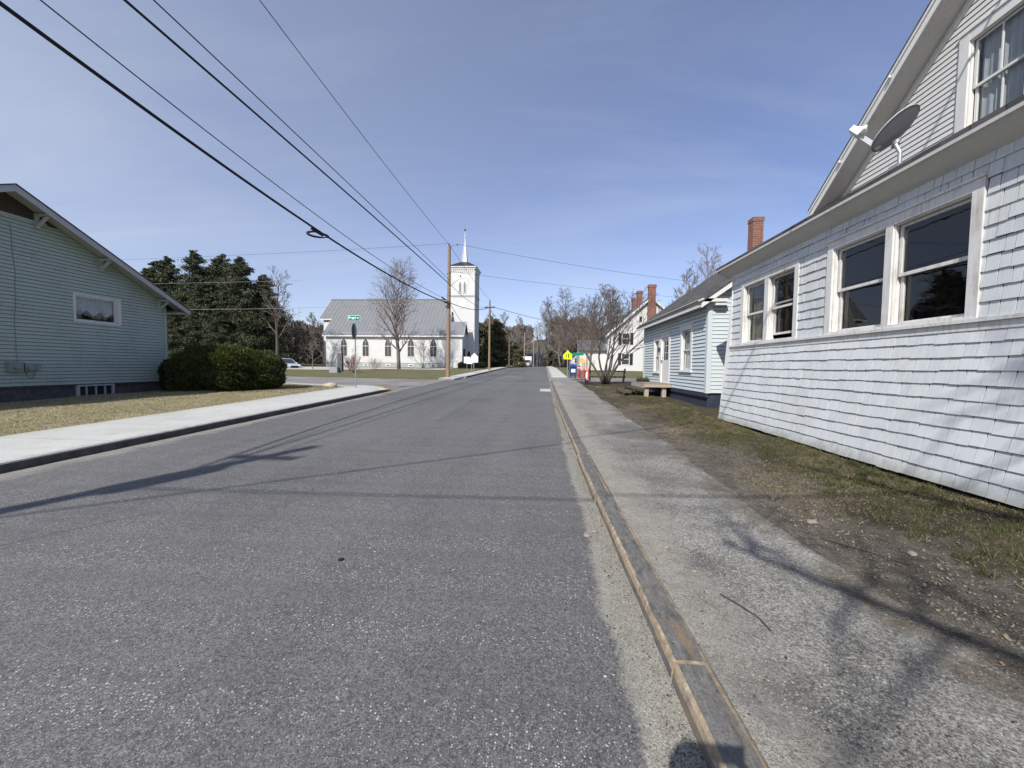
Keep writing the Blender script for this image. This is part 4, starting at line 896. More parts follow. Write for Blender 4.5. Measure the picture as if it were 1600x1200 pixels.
    s_ = MB(); s_.lathe((cx_,cy,22.95),[(.03,0),(.12,.12),(.12,.26),(.02,.5)],8); obj('finial', s_, M['darkmetal'], t)
M['glassstained'] = simple('stained_glass_outside',(.06,.058,.062),.25,spec=.5,var=.5,sc=5); M['shutlight'] = simple('louvre_slats',(.20,.20,.20),.8)
church()

# ---- white house with brick chimneys beyond the side street, right
def far_house():
    t = thing('farmhouse',(14,56,1.0),'white two-storey gabled house with black shutters and tall brick chimney, behind the bare tree','house')
    Y0,Y1,XR,RZ = 54,66,14.05,11.0; hw=5.5; sl=.88; ze = RZ-hw*sl; X0,X1 = XR-hw,XR+hw; fr = Fr((0,Y0,0),(1,0,0),(0,0,1),(0,-1,0))
    w = MB(); ul=lambda z: X0 if z<ze else X0+(z-ze)/sl; ur=lambda z: X1 if z<ze else X1-(z-ze)/sl; lap(w, fr, 1.2, RZ-.1, .15, ul, ur, (), .015)
    w.box(X0,X0+.05,Y0,Y1,1.0,ze); w.box(X1-.05,X1,Y0,Y1,1.0,ze); w.box(X0,X1,Y1-.05,Y1,1.0,ze)
    obj('wall', w, M['whiteclean'], t)
    f = MB(); f.fbox(fr,X0,X1,.8,1.2,-.3,-.01); obj('foundation', f, M['foundgrey'], t)
    r = MB(); zt=lambda x: RZ+.2-abs(x-XR)*sl
    for s_ in (-1,1):
        xe = XR+s_*(hw+.45); slab(r,[(xe,Y0-.4,zt(xe)),(XR,Y0-.4,zt(XR)),(XR,Y1+.4,zt(XR)),(xe,Y1+.4,zt(xe))],.07)
    obj('roof', r, M['roofred'], t, uv=True)
    k = MB()
    for s_ in (-1,1):
        xe = XR+s_*(hw+.43); slab(k,[(xe,Y0-.42,zt(xe)-.02),(XR,Y0-.42,zt(XR)-.02),(XR,Y0-.36,zt(XR)-.02),(xe,Y0-.36,zt(xe)-.02)],.34)
    obj('rake_board', k, M['white'], t)
    c = MB(); c.box(13.5,14.62,Y0-.6,Y0-.02,.8,6.2); c.box(13.62,14.55,Y0-.55,Y0-.02,6.2,12.7); c.box(13.55,14.62,Y0-.6,Y0+.05,12.3,12.62); obj('exterior_chimney', c, M['brick'], t, uv=True)
    for x0,x1,z in ((12.55,13.15,11.75),(13.22,13.9,12.75)):
        c = MB(); c.box(x0,x1,58,58.8,9.5,z); c.box(x0-.05,x1+.05,57.95,58.85,z-.35,z-.1); obj('chimney', c, M['brick'], t, uv=True)
    for x in (10.9,16.6):
        for z0,z1 in ((4.75,6.35),(2.0,3.6)):
            wi = MB(); wi.fbox(fr,x-.55,x+.55,z0,z1,0,.04); o = obj('window', wi, M['white'], t); g = MB(); g.fbox(fr,x-.46,x+.46,z0+.1,z1-.1,.041,.045); obj('pane', g, M['glassdark'], o)
            b = MB(); b.fbox(fr,x-.46,x+.46,(z0+z1)/2-.03,(z0+z1)/2+.03,.046,.06); obj('meeting_rail', b, M['white'], o)
            for s_ in (-1,1):
                q = MB(); q.fbox(fr,x+s_*.78-.2,x+s_*.78+.2,z0,z1,.0,.05)
                for i in range(8): q.fbox(fr,x+s_*.78-.16,x+s_*.78+.16,z0+.1+i*.18,z0+.2+i*.18,.05,.06)
                obj('shutter', q, M['shutter'], t)
    q = MB(); q.fbox(fr,12.55,13.0,7.75,8.6,0,.04,1); q.fbox(fr,12.6,12.95,7.8,8.55,.041,.05,0); obj('attic_window', q, [M['shutter'],M['white']], t)
    # lower wing
    v = MB(); v.box(4.9,X0,55,61,1.0,3.9); obj('wing_wall', v, M['whiteclean'], t)
    v = MB(); slab(v,[(4.6,54.6,4.0),(X0,54.6,4.0),(X0,58,5.6),(4.6,58,5.6)],.1); slab(v,[(4.6,58,5.6),(X0,58,5.6),(X0,61.4,4.0),(4.6,61.4,4.0)],.1); obj('wing_roof', v, M['roofred'], t, uv=True)
    v = MB(); v.box(5.35,6.95,54.93,54.99,1.0,2.6); 
    for i in range(1,4): v.box(5.35,6.95,54.91,54.93,1.0+i*.4,1.02+i*.4)
    obj('garage_door', v, M['beige'], t)
far_house()

# ------------------------------------------------------------------ trees
def bare_tree_mesh(seed, H, r0, spread=.35, lvls=4, n0=16, first=.18, up=.35, twig=.010, nside=(8,6,4,3), kids=(0,7,5,4), ang=(38,62), lens=(0,.42,.5,.55), stems=1, crook=.10, taper_top=True):
    rnd = random.Random(seed); tk = MB(); cr = MB()
    def grow(p, d, L, r, lv):
        segs = (9,6,4,3)[lv]; pts=[p.copy()]; rad=[r]; dd = d.copy()
        for i in range(segs):
            j = crook*(1,1.3,1.8,2.2)[lv]
            dd = (dd + Vector((rnd.gauss(0,j),rnd.gauss(0,j),rnd.gauss(0,j)*.6)) + Vector((0,0,up*(0.05,.22,.20,.12)[lv]))).normalized()
            p = p + dd*(L/segs); pts.append(p.copy()); rad.append(max(twig*.6, r*(1-(.82 if lv else .9)*(i+1)/segs)))
        (tk if lv==0 else cr).tube(pts, rad, nside[min(lv,3)], cap=(lv==0))
        if lv >= lvls-1: return
        n = n0 if lv==0 else kids[lv]
        for k in range(n):
            t = (first+(1-first)*((k+.5)/n)**.85 if lv==0 else .22+.76*(k+rnd.uniform(.2,.8))/n); x = t*segs; i = min(int(x),segs-1); q = pts[i].lerp(pts[i+1],x-i); ax = (pts[i+1]-pts[i]).normalized()
            a = R(rnd.uniform(*ang)*(1.0 if lv else (1.1-.45*t))); az = (k*2.39996+rnd.uniform(-.4,.4)) if lv==0 else rnd.uniform(0,2*math.pi)
            o = ax.orthogonal().normalized(); b = ax.cross(o); nd = (ax*math.cos(a)+(o*math.cos(az)+b*math.sin(az))*math.sin(a)).normalized()
            if lv==0: l = H*spread*(1.15-.75*t if t>.35 else .65+.8*t)*rnd.uniform(.8,1.15)
            else: l = L*lens[lv+1 if lv+1<4 else 3]*(1.1-.5*t)*rnd.uniform(.75,1.25)
            rr = max(twig, rad[i]*(.52 if lv==0 else .58)); grow(q, nd, l, rr, lv+1)
    for s_ in range(stems):
        if stems==1: grow(Vector((0,0,0)), Vector((rnd.uniform(-.03,.03),rnd.uniform(-.03,.03),1)).normalized(), H, r0, 0)
        else:
            a = 2*math.pi*s_/stems+rnd.uniform(-.4,.4); l = rnd.uniform(.05,.55); grow(Vector((.16*math.cos(a),.16*math.sin(a),0)), Vector((math.cos(a)*l,math.sin(a)*l,1)).normalized(), H*rnd.uniform(.75,1), r0*rnd.uniform(.6,1), 0)
    return tk, cr
def bare_tree(name, loc, label, mats=('bark','twig'), cat='tree', group=None, crown='crown', **k):
    t = thing(name, (0,0,0), label, cat, group); tk, cr = bare_tree_mesh(**k); obj('trunk', tk, M[mats[0]], t, smooth=True); obj(crown, cr, M[mats[1]], t); t.location = loc; return t
def leaf_cloud(C, D, size, rnd, droop=0, asp=1.6):
    """triangles of leaf size around centres C, rough direction D"""
    n = len(C); a = rnd.normal(size=(n,3)); a = a*.6 + D; a /= np.linalg.norm(a,axis=1)[:,None]; b = np.cross(a, rnd.normal(size=(n,3))); b /= np.linalg.norm(b,axis=1)[:,None]+1e-9
    s_ = (size*rnd.uniform(.6,1.3,n))[:,None]; a[:,2] -= droop; V = np.stack([C-b*s_*.5, C+b*s_*.5, C+a*s_*asp], axis=1).reshape(-1,3); F = np.arange(3*n).reshape(-1,3); return V,F
def conifer_parts(seed, H, Rb, n=11000, size=.20, low=.06, droopy=.35):
    r = np.random.default_rng(seed); tk = MB(); tk.tube([(0,0,0),(.05,0,H*.5),(.0,.05,H*.98)],[H*.018,H*.011,.02],7); C=[];D=[]
    nb = int(H*13)
    for i in range(nb):
        t = low+(1-low)*(i+r.uniform(0,1))/nb; z0 = H*t; L = Rb*(1-t)**.58*r.uniform(.55,1.15)+.12; a = r.uniform(0,2*np.pi); dz = -droopy*L*r.uniform(.0,1.2)+ (.25*L if t>.8 else 0)
        m = max(6,int(n/nb*(L/(Rb*.55)))); u = r.uniform(.08,1,m)**.8; wd = .40*L*(1-.62*u)+.06
        off = r.normal(size=(m,3))*wd[:,None]*np.array([.55,.55,.26]); c = np.stack([np.cos(a)*L*u, np.sin(a)*L*u, z0+dz*u*u], axis=1)+off; C.append(c); D.append(np.tile([np.cos(a)*.9,np.sin(a)*.9,-.35],(m,1)))
        if i%3==0: tk.tube([(0,0,z0),(math.cos(a)*L*.8,math.sin(a)*L*.8,z0+dz*.6)],[.03,.008],3,cap=False)
    V,F = leaf_cloud(np.concatenate(C),np.concatenate(D),size,r,.1,1.3); return tk,V,F
def conifer(name, loc, label, mat='hemlock', cat='tree', group=None, **k):
    t = thing(name,(0,0,0),label,cat,group); tk,V,F = conifer_parts(**k); obj('trunk', tk, M['barkdark'], t); mesh_np('crown', V, F, M[mat], t); t.location = loc; return t

# hemlock grove behind the green house (42 m away)
GH = 'hemlocks standing close together behind the green house'
h1 = conifer('hemlock_tree',(-48.5,51,.9),'tallest hemlock in the grove, standing left of its middle','hemlock','tree',GH,seed=1,H=16.2,Rb=4.6,n=46000,size=.16)
h2 = conifer('hemlock_tree',(-41.0,50,.9),'hemlock of the grove with the split pointed top, second from its right edge','hemlock','tree',GH,seed=2,H=15.0,Rb=4.4,n=46000,size=.16)
h3 = conifer('hemlock_tree',(-55.6,52,.9),'hemlock at the left edge of the grove just above the green house roof','hemlock','tree',GH,seed=3,H=15.0,Rb=4.2,n=46000,size=.16)
for i,(src,x,y,s_,rz,lab) in enumerate((
    (h1,-45.4,52,1.0,1.4,'hemlock in the middle of the grove, right beside the tallest one'),
    (h3,-52.2,50.5,1.03,2.2,'hemlock between the left edge and the tallest tree of the grove'),
    (h2,-43.6,52,.98,2.5,'hemlock standing between the middle and the split-topped tree'),
    (h1,-50.2,55,.93,4.4,'hemlock behind the tallest one, its top barely showing'),
    (h2,-42.0,56,.95,5.5,'hemlock behind the right part of the grove'),
    (h3,-45.0,48.5,.80,.3,'mid-height hemlock in the front row at the middle of the grove'),
    (h3,-53.0,47.5,.74,3.6,'mid-height hemlock in the front row nearest the green house'),
    (h3,-39.2,51.5,.86,1.1,'lowest hemlock at the right edge of the grove beside the bare tree'),
    (h2,-60.0,56,.88,.6,'hemlock top peeking over the sloping roof edge of the green house'),
    (h1,-47.5,47.0,.52,3.0,'short bushy hemlock in front of the grove'),
    (h3,-42.0,47.5,.55,4.0,'short hemlock in front of the right part of the grove'),
    (h1,-39.5,48.5,.40,5.0,'smallest hemlock in front of the grove, next to the bare tree trunk'))):
    copy_thing(src,(x,y,.7),lab,s_,rz)
def bush_mesh(name, blobs, mat, parent, n, size, seed, zmin):
    r = np.random.default_rng(seed); C=[];D=[]
    tot = sum(b[3]*b[4] for b in blobs)
    for (x,y,z,a,b,c) in blobs:
        m = int(n*a*b/tot); d = r.normal(size=(m,3)); d /= np.linalg.norm(d,axis=1)[:,None]; d[:,2] = np.abs(d[:,2])*np.where(r.uniform(size=m)<.3,-1,1)
        q = np.sign(d)*np.abs(d)**.62; q /= np.maximum(1e-6,(np.abs(q)**2.6).sum(1)**(1/2.6))[:,None]
        lump = 1+.05*np.sin(q[:,0]*7+seed)+.05*np.sin(q[:,1]*9+q[:,2]*6)+.04*np.sin(q[:,0]*19+q[:,2]*15)
        dep = 1-np.abs(r.normal(0,.07,m)) + (r.uniform(size=m)<.03)*r.uniform(0,.10,m)
        C.append(np.array([x,y,z])+q*np.array([a,b,c])*(lump*dep)[:,None]); D.append(d+np.array([0,0,.5]))
    C = np.concatenate(C); D = np.concatenate(D); k = C[:,2]>zmin; C=C[k]; D=D[k]; V,F = leaf_cloud(C,D,size,r,0,1.9); return mesh_np(name,V,F,mat,parent)
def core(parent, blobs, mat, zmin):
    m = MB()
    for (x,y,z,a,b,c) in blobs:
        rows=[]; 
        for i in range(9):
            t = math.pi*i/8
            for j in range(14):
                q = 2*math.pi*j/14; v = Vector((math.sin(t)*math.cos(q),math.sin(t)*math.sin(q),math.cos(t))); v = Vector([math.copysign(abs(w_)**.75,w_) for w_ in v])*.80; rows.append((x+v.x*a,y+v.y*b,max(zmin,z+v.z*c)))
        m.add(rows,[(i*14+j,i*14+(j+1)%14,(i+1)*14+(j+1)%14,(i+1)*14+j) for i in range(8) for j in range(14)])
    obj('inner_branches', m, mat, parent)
def bush(name, loc, label, blobs, mat='yew', n=30000, size=.05, seed=1, group=None, cat='bush'):
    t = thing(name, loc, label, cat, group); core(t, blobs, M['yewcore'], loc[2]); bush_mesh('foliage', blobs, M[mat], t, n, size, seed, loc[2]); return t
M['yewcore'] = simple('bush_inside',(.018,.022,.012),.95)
GB = 'clipped evergreen bushes by the corner of the green house'
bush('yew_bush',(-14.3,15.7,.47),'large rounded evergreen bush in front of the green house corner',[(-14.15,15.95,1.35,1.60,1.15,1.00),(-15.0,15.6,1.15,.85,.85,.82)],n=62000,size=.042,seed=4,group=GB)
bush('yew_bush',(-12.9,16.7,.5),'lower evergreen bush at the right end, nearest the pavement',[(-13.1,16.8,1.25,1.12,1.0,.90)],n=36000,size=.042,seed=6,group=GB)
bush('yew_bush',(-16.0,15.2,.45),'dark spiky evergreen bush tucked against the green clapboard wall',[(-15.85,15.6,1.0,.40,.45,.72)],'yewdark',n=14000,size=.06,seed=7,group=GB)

bare_tree('bare_tree',(-35.8,50,1.0),'tall bare grey-brown tree at the right edge of the hemlocks',('barkdark','twigbrown'),H=11.6,seed=21,r0=.26,spread=.40,n0=15,lvls=4,first=.3,twig=.022,up=.4)
bare_tree('bare_maple_tree',(-18.3,48,1.05),'large bare maple with spreading crown on the lawn before the church',H=12.0,seed=12,r0=.27,spread=.50,n0=32,lvls=4,first=.14,twig=.015,up=.5,kids=(0,9,6,4),ang=(38,62))
GS='young bare trees on the church lawn'
bare_tree('sapling',(-27.2,44,.92),'small bare spreading tree on the lawn left of the granite marker',group=GS,H=3.0,seed=31,r0=.06,spread=.55,n0=11,lvls=3,first=.3,twig=.010,up=.2,ang=(50,75))
bare_tree('sapling',(-21.6,43,.95),'thin bare sapling standing between two church windows',group=GS,H=2.6,seed=32,r0=.05,spread=.45,n0=9,lvls=3,first=.3,twig=.010)
bare_tree('bare_shrub',(-17.2,54.5,1.2),'tall bare many-stemmed shrub against the church wall right of the maple',cat='shrub',crown='twigs',H=4.6,seed=33,r0=.03,spread=.3,n0=7,lvls=3,first=.3,twig=.014,stems=10,kids=(0,4,3,2))
bare_tree('red_twig_shrub',(-19.3,43,.95),'reddish twiggy shrub on the grass in front of the maple trunk',('twigred','twigred'),'shrub',crown='twigs',H=1.5,seed=34,r0=.02,spread=.4,n0=6,lvls=3,first=.2,twig=.010,stems=9,kids=(0,4,3,2))
bare_tree('red_twig_shrub',(-18.7,36.6,.82),'reddish twiggy shrub beside the granite marker',('twigred','twigred'),'shrub',crown='twigs',H=1.75,seed=35,r0=.02,spread=.4,n0=8,lvls=3,first=.1,twig=.011,stems=14,kids=(0,5,3,2))
# the dark many-stemmed tree in front of the far house
bare_tree('multi_stem_tree',(3.75,24.2,.66),'dark bare tree with many stems in a mulch bed at the corner lawn',('barkdark','twigdark'),H=5.6,seed=44,r0=.085,spread=.46,n0=9,lvls=4,first=.28,twig=.0085,stems=8,kids=(0,5,4,3),ang=(30,62),up=.5)
setp(patch('mulch_bed',(2.4,5.6),lambda x: 23.2+.25*math.sin(x*3),lambda x: 26.3-.2*math.sin(x*2),lambda x,y: zR(x,y)+.02,simple('mulch',(.045,.032,.024),.95,var=.3,sc=20,bmp=.7),14,12),kind='structure')

# woods in the distance: individual trees, three bare and two evergreen kinds copied
GF = 'bare trees along the far street'
f1 = bare_tree('bare_tree',(8.5,84,1.5),'tall bare brown tree over the far house wing',('barkdark','twigbrown'),group=GF,H=17,seed=51,r0=.3,spread=.36,n0=20,lvls=4,first=.2,twig=.035,up=.5)
f2 = bare_tree('bare_tree',(3.6,96,1.5),'bare brown tree leaning over the far right pavement',('barkdark','twigbrown'),group=GF,H=17,seed=52,r0=.3,spread=.40,n0=18,lvls=4,first=.18,twig=.035,up=.45)
f3 = bare_tree('bare_tree',(-7.2,104,1.6),'bare pale tree just left of the street end',('bark','twig'),group=GF,H=12,seed=53,r0=.2,spread=.34,n0=18,lvls=4,first=.2,twig=.035,up=.7)
FT = [(f1,13.5,78,.95,1,'bare tree right behind the many-stemmed tree'),(f2,7.0,62,.62,2,'short bare tree left of the white wing with garage door'),(f1,5.6,110,1.05,3,'bare tree next right of the street end'),
 (f3,17.5,96,1.2,4,'bare tree whose top shows left of the farmhouse chimneys'),(f2,1.2,128,.95,5,'far bare tree directly at the right side of the street end'),(f3,3.0,74,.75,6,'slim bare tree on the grass by the far right pavement'),
 (f2,10.2,70,.72,.5,'bushy bare tree beside the farmhouse left wall'),(f1,-9.5,92,.72,2.3,'bare tree standing beyond the dark evergreen by the church'),(f3,-4.9,118,.95,1.3,'thin bare tree next left of the street end'),
 (f3,-13.0,120,1.25,.9,'tall thin bare tree showing directly right of the church tower'),(f2,-1.8,165,1.0,3.3,'bare tree beyond the crest of the street'),(f1,7.5,140,1.0,2.7,'tall bare tree in the far row above the yellow sign'),(f3,24,70,1.3,.3,'bare tree behind the farmhouse'),
 (f2,5.2,46,.42,1.8,'low dense bare tree left of the many-stemmed tree behind the mailbox'),(f1,5.7,60,.44,4.9,'low dense bare tree in front of the white wing'),(f2,3.4,56,.45,3.9,'low bare tree just right of the crossing sign'),(f1,4.6,92,.8,2.2,'bare tree in the middle of the far right row'),(f2,9.0,104,.95,.2,'bare tree in the far row above the white wing roof'),(f1,2.4,112,.75,4.1,'bare tree near the right side of the street end'),
 (f2,11.5,120,1.05,4.4,'wide bare tree in the far row behind the mailbox'),(f1,3.0,150,.85,5.4,'smallest bare tree in the far row')]
for s_,x,y,sc,rz,l in FT: copy_thing(s_,(x,y,G(y)),l,sc,rz)
GL = 'bare trees behind the church lawn on the left'
l1 = bare_tree('bare_tree',(-45,66,1.3),'brown bare tree directly left of the church end wall',('barkdark','twigbrown'),group=GL,H=10.5,seed=55,r0=.18,spread=.38,n0=22,lvls=4,first=.12,twig=.032,up=.6)
for x,y,sc,rz,l in ((-41,62,.75,1,'short bare tree touching the church corner'),(-50,70,.95,2,'brown bare tree between the tall grey tree and the church'),(-56,72,.85,3,'bare tree close right of the tall grey tree'),(-48,60,.6,4,'low bare tree behind the small spreading sapling'),(-62,76,1.0,5,'brown bare tree behind the tall grey tree'),(-53,90,1.1,.5,'farthest brown bare tree left of the church')):
    copy_thing(l1,(x,y,1.3),l,sc,rz)
GE = 'evergreens beyond the church'
e1 = conifer('evergreen_tree',(-8.9,72,1.4),'wide olive evergreen right of the church tower','evergreen','tree',GE,seed=61,H=8.6,Rb=3.6,n=11000,size=.30,low=.02,droopy=.1)
for x,y,sc,rz,l in ((-12.6,76,1.0,1,'evergreen half hidden behind the church tower'),(-6.2,84,.62,2,'low evergreen beside the second wooden pole')):
    copy_thing(e1,(x,y,1.4),l,sc,rz)
e2 = conifer('pine_tree',(4.5,170,1.4),'dark pine behind the bare trees above the street end','hemlock','tree','dark pines at the street end',seed=62,H=16,Rb=4.5,n=9000,size=.5)
for x,y,sc,rz,l in ((-12,185,.9,3,'dark pine far left of the street end'),): copy_thing(e2,(x,y,1.3),l,sc,rz)
bare_tree('bare_tree',(16.2,42,.9),'bare tree rising behind the dark roof of the small house',H=12.2,seed=71,r0=.25,spread=.36,n0=20,lvls=4,first=.3,twig=.018,up=.6)
# distant woodland as one mass on the slopes
def woods():
    r = np.random.default_rng(9); n = 90000; a = np.radians(r.uniform(-62,48,n)); d = 150+120*r.uniform(size=n)**1.2
    z = 1+ r.uniform(0,1,n)*(9+3*np.sin(a*31)+2*np.sin(a*83)); z += np.maximum(0,(d-150))*(.14+.05*np.sin(a*3.1+1))
    C = np.stack([d*np.sin(a),d*np.cos(a),z],1); k = ~((np.abs(C[:,0]+1)<7)); C = C[k]; V,F = leaf_cloud(C,np.tile([0,0,.9],(len(C),1)),1.5,r,0,1.7); o = mesh_np('woodland',V,F,M['woods']); setp(o,'mass of bare brown woods on the far slopes behind the church','woods',kind='stuff')
M['woods'] = mat_leaf('woods_twigs',(.085,.068,.055),(.16,.135,.115),(.055,.06,.038))
woods()
for blob,lab in (((-11.3,55.2,1.5,.95,.7,.62),'round dark clipped shrub by the church vestibule door'),((-9.5,57.0,1.5,.75,.7,.6),'smaller round dark shrub at the foot of the church tower')):
    bush('round_shrub',(blob[0],blob[1],G(55)+.05),lab,[blob],'yewdark',n=5000,size=.10,seed=9,group='round shrubs by the church door')

# ------------------------------------------------------------------ poles, wires, lamp
def utility_pole(loc, H, r, label, group='wooden utility poles', mat='pole', arm=None, lean=(0,0)):
    t = thing('utility_pole', loc, label, 'utility pole', group); x,y,z = loc; m = MB()
    m.tube([(x,y,z-.3),(x+lean[0]*.5,y,z+H*.5),(x+lean[0],y,z+H)],[r,r*.85,r*.68],14); obj('pole', m, M[mat], t, smooth=False)
    if arm:
        a = MB(); za,hw = arm; a.box(x-hw,x+hw,y-.14,y-.03,za-.05,za+.06); obj('crossarm', a, M['darkwood'], t)
        for s_ in (-1,-.5,.5,1):
            i = MB(); i.lathe((x+hw*.9*s_,y-.08,za+.06),[(.02,0),(.045,.02),(.03,.06),(.045,.08),(.02,.13)],8); obj('insulator', i, M['darkmetal'], t)
    return t
p1 = utility_pole((-7.47,29.9,.70),10.1,.165,'wooden utility pole with street lamp at the church street corner',lean=(.06,0))
m = MB(); m.lathe((-7.42,29.86,10.75),[(.02,0),(.06,.03),(.035,.08),(.06,.11),(.035,.16),(.05,.2),(.01,.26)],8); obj('insulator', m, M['darkmetal'], p1)
m = MB(); m.tube([(-7.40,29.85,10.72),(-7.1,29.85,10.86),(-6.8,29.85,10.85)],.014,5); m.lathe((-6.78,29.85,10.82),[(.02,0),(.05,.03),(.05,.08),(.02,.1)],8); obj('bracket', m, M['darkmetal'], p1)
m = MB(); m.box(-7.72,-7.24,29.62,29.76,6.42,6.58); m.box(-7.65,-7.25,29.70,29.75,6.1,6.25); obj('cable_clamp', m, M['darkmetal'], p1)
m = MB(); m.tube([(-7.38,29.8,7.55),(-7.1,29.8,7.95),(-6.7,29.8,8.22),(-6.35,29.8,8.38)],[.028,.026,.024,.022],8); l = obj('lamp_arm', m, M['galv'], p1)
m = MB(); m.hexa([(-6.42,29.72,8.33),(-5.72,29.74,8.42),(-5.72,29.86,8.42),(-6.42,29.88,8.33),(-6.42,29.74,8.45),(-5.75,29.76,8.48),(-5.75,29.84,8.48),(-6.42,29.86,8.45)]); obj('lamp_head', m, M['galv'], l)
m = MB(); m.lathe((-6.5,29.8,8.44),[(.07,0),(.06,.06),(.03,.1)],8); obj('photocell', m, M['darkmetal'], l)
for zz in (7.0,8.7): 
    m = MB(); m.tube([(-7.6,29.8,zz),(-7.25,29.78,zz+.04)],.02,6); obj('bolt', m, M['darkmetal'], p1)
utility_pole((-6.8,48,.95),8.75,.15,'second wooden utility pole with a dark crossarm beyond the church tower',arm=(8.82,.62))
utility_pole((-6.35,70,1.3),7.6,.14,'third utility pole in front of the olive evergreen',arm=(8.0,.5),mat='pole')
utility_pole((-4.7,92,1.5),8.0,.14,'pale utility pole left of the street end, leftmost of the two far ones',mat='poleold')
utility_pole((-3.0,108,1.6),8.4,.14,'tall pale utility pole directly left of the street end',mat='poleold')
def lamp_post(loc,H,label):
    t = thing('street_lamp',loc,label,'street lamp','far street lamps'); x,y,z=loc; m = MB(); m.tube([(x,y,z),(x,y,z+H)],[.1,.07],8); obj('post', m, M['poleold'], t); m = MB(); m.tube([(x,y,z+H-.3),(x-.8,y,z+H),(x-1.4,y,z+H+.02)],.05,6); m.box(x-2.0,x-1.4,y-.12,y+.12,z+H-.03,z+H+.09); obj('arm', m, M['galv'], t)
lamp_post((-2.1,112,1.6),7.0,'far street lamp with an arm just left of the street end')
p0 = utility_pole((-9.3,-4.4,.04),10.9,.17,'wooden utility pole with transformer behind the photographer on the left pavement',arm=(10.2,.55))
m = MB(); m.lathe((-9.15,-4.2,8.3),[(.20,0),(.23,.05),(.23,.95),(.18,1.02),(.06,1.08)],16); obj('transformer', m, M['galv'], p0)
GWIRE = 'overhead lines along the left side of the street'
def wire(a, b, sag, r, label, group=GWIRE, name='power_line', mat='black', n=28):
    a,b = Vector(a),Vector(b); pts=[]
    for i in range(n+1):
        t=i/n; p=a.lerp(b,t); p.z -= sag*4*t*(1-t); pts.append(p)
    m = MB(); m.tube(pts, r, 6); o = obj(name, m, M[mat], loc=a); return setp(o,label,'cable' if name=='cable' else 'power line',group)
XW0,XW1 = -9.3,-7.47
wire((XW0,-4.4,9.15),(XW1,29.75,6.46),1.20,.036,'thickest and lowest black cable running from upper left to the corner pole',name='cable',n=60)
wire((XW0-.1,-4.4,9.72),(XW1-.1,29.75,6.70),1.0,.013,'thin line just above the thickest cable')
wire((XW0,-4.4,9.40),(XW1+.05,29.8,7.95),-.13,.028,'thicker line of the close pair in the middle of the sky')
wire((XW0+.1,-4.4,10.0),(XW1+.1,29.8,8.2),-.12,.015,'thinner upper line of the close pair in the middle of the sky')
wire((XW0+.1,-4.4,14.0),(XW1+.1,29.85,10.85),.44,.012,'highest and steepest thin line, reaching the top of the corner pole')
GX = 'thin lines leading on from the corner pole'
wire((XW1,29.9,11.0),(-6.8,48,9.8),.25,.012,'thin line from the corner pole top to the second pole',GX)
wire((XW1,29.9,6.55),(-7.1,48,8.75),.35,.03,'thick cable from the corner pole across the tower to the second pole',GX,'cable')
wire((XW1+.1,29.9,7.95),(-6.3,48,8.9),.75,.016,'thin line crossing the tower front below the lamp',GX)
wire((-6.3,48,8.88),(16,80,9.2),.8,.03,'thick cable from the second pole rightwards over the far bare trees',GX,'cable')
wire((-6.9,48,8.85),(-6.35,70,8.05),.4,.02,'line from the second pole to the third pole',GX)
wire((XW1+.1,29.9,6.5),(-11.0,60.3,7.0),.6,.018,'service cable from the corner pole down to the church tower',GX,'cable')
wire((-6.78,29.85,10.93),(24,42,9.7),.45,.010,'faint line from the corner pole top to the right over the street',GX)
wire((XW1+.1,29.9,8.9),(24,42,8.2),.3,.009,'faint lower line from the corner pole to the right',GX)
GY = 'lines running left from the corner pole along the side street'
wire((XW1,29.9,11.0),(-70,33,10.9),.5,.008,'highest faint line going left from the corner pole',GY)
wire((XW1,29.9,6.55),(-45,33,6.6),.35,.014,'lowest pale line going left in front of the hemlocks',GY,mat='galv')
wire((-20.2,31.2,8.55),(-45,33,8.7),.05,.010,'upper pale line in front of the hemlocks',GY,mat='galv')
GZ = 'service lines crossing above the street to the right houses'
wire((-9.3,-4.4,7.4),(6.9,6.0,9.35),.0,.020,'service cable crossing high over the street to the white gable',GZ,'cable')
wire((-9.3,-4.4,8.6),(9.0,-2.5,8.2),.3,.018,'service cable crossing the street behind the camera',GZ,'cable')
# splice loop hanging on the thick cable
t = thing('cable_splice',(-8.32,13.87,6.4),'dark oval splice loop hanging on the thickest cable','cable splice')
m = MB()
for k in range(3):
    pts=[]; 
    for i in range(33):
        a = 2*math.pi*i/32; pts.append((-8.33+.30*math.cos(a)*(1-.05*k)+.02*k, 13.85+.20*math.cos(a)+.03*math.sin(a*2+k), 6.36+.10*math.sin(a)*(1-.12*k)))
    m.tube(pts,.017,5,cap=False)
obj('loop', m, M['black'], t); m = MB(); m.tube([(-8.34,13.5,6.46),(-8.31,14.15,6.44)],.05,8); obj('sleeve', m, M['black'], t)
m = MB(); m.tube([(-7.49,28.1,6.60),(-7.48,28.9,6.57)],.055,8); setp(obj('cable_sleeve', m, M['black'], loc=(-7.49,28.5,6.6)),'black sleeve on the thickest cable close to the corner pole','cable sleeve')
m = MB(); m.tube([(-7.95,33.2,6.20),(-8.05,33.9,6.12)],.07,8); setp(obj('cable_sleeve', m, M['black'], loc=(-8,33.5,6.2)),'black sleeve on the service cable beside the tower','cable sleeve')

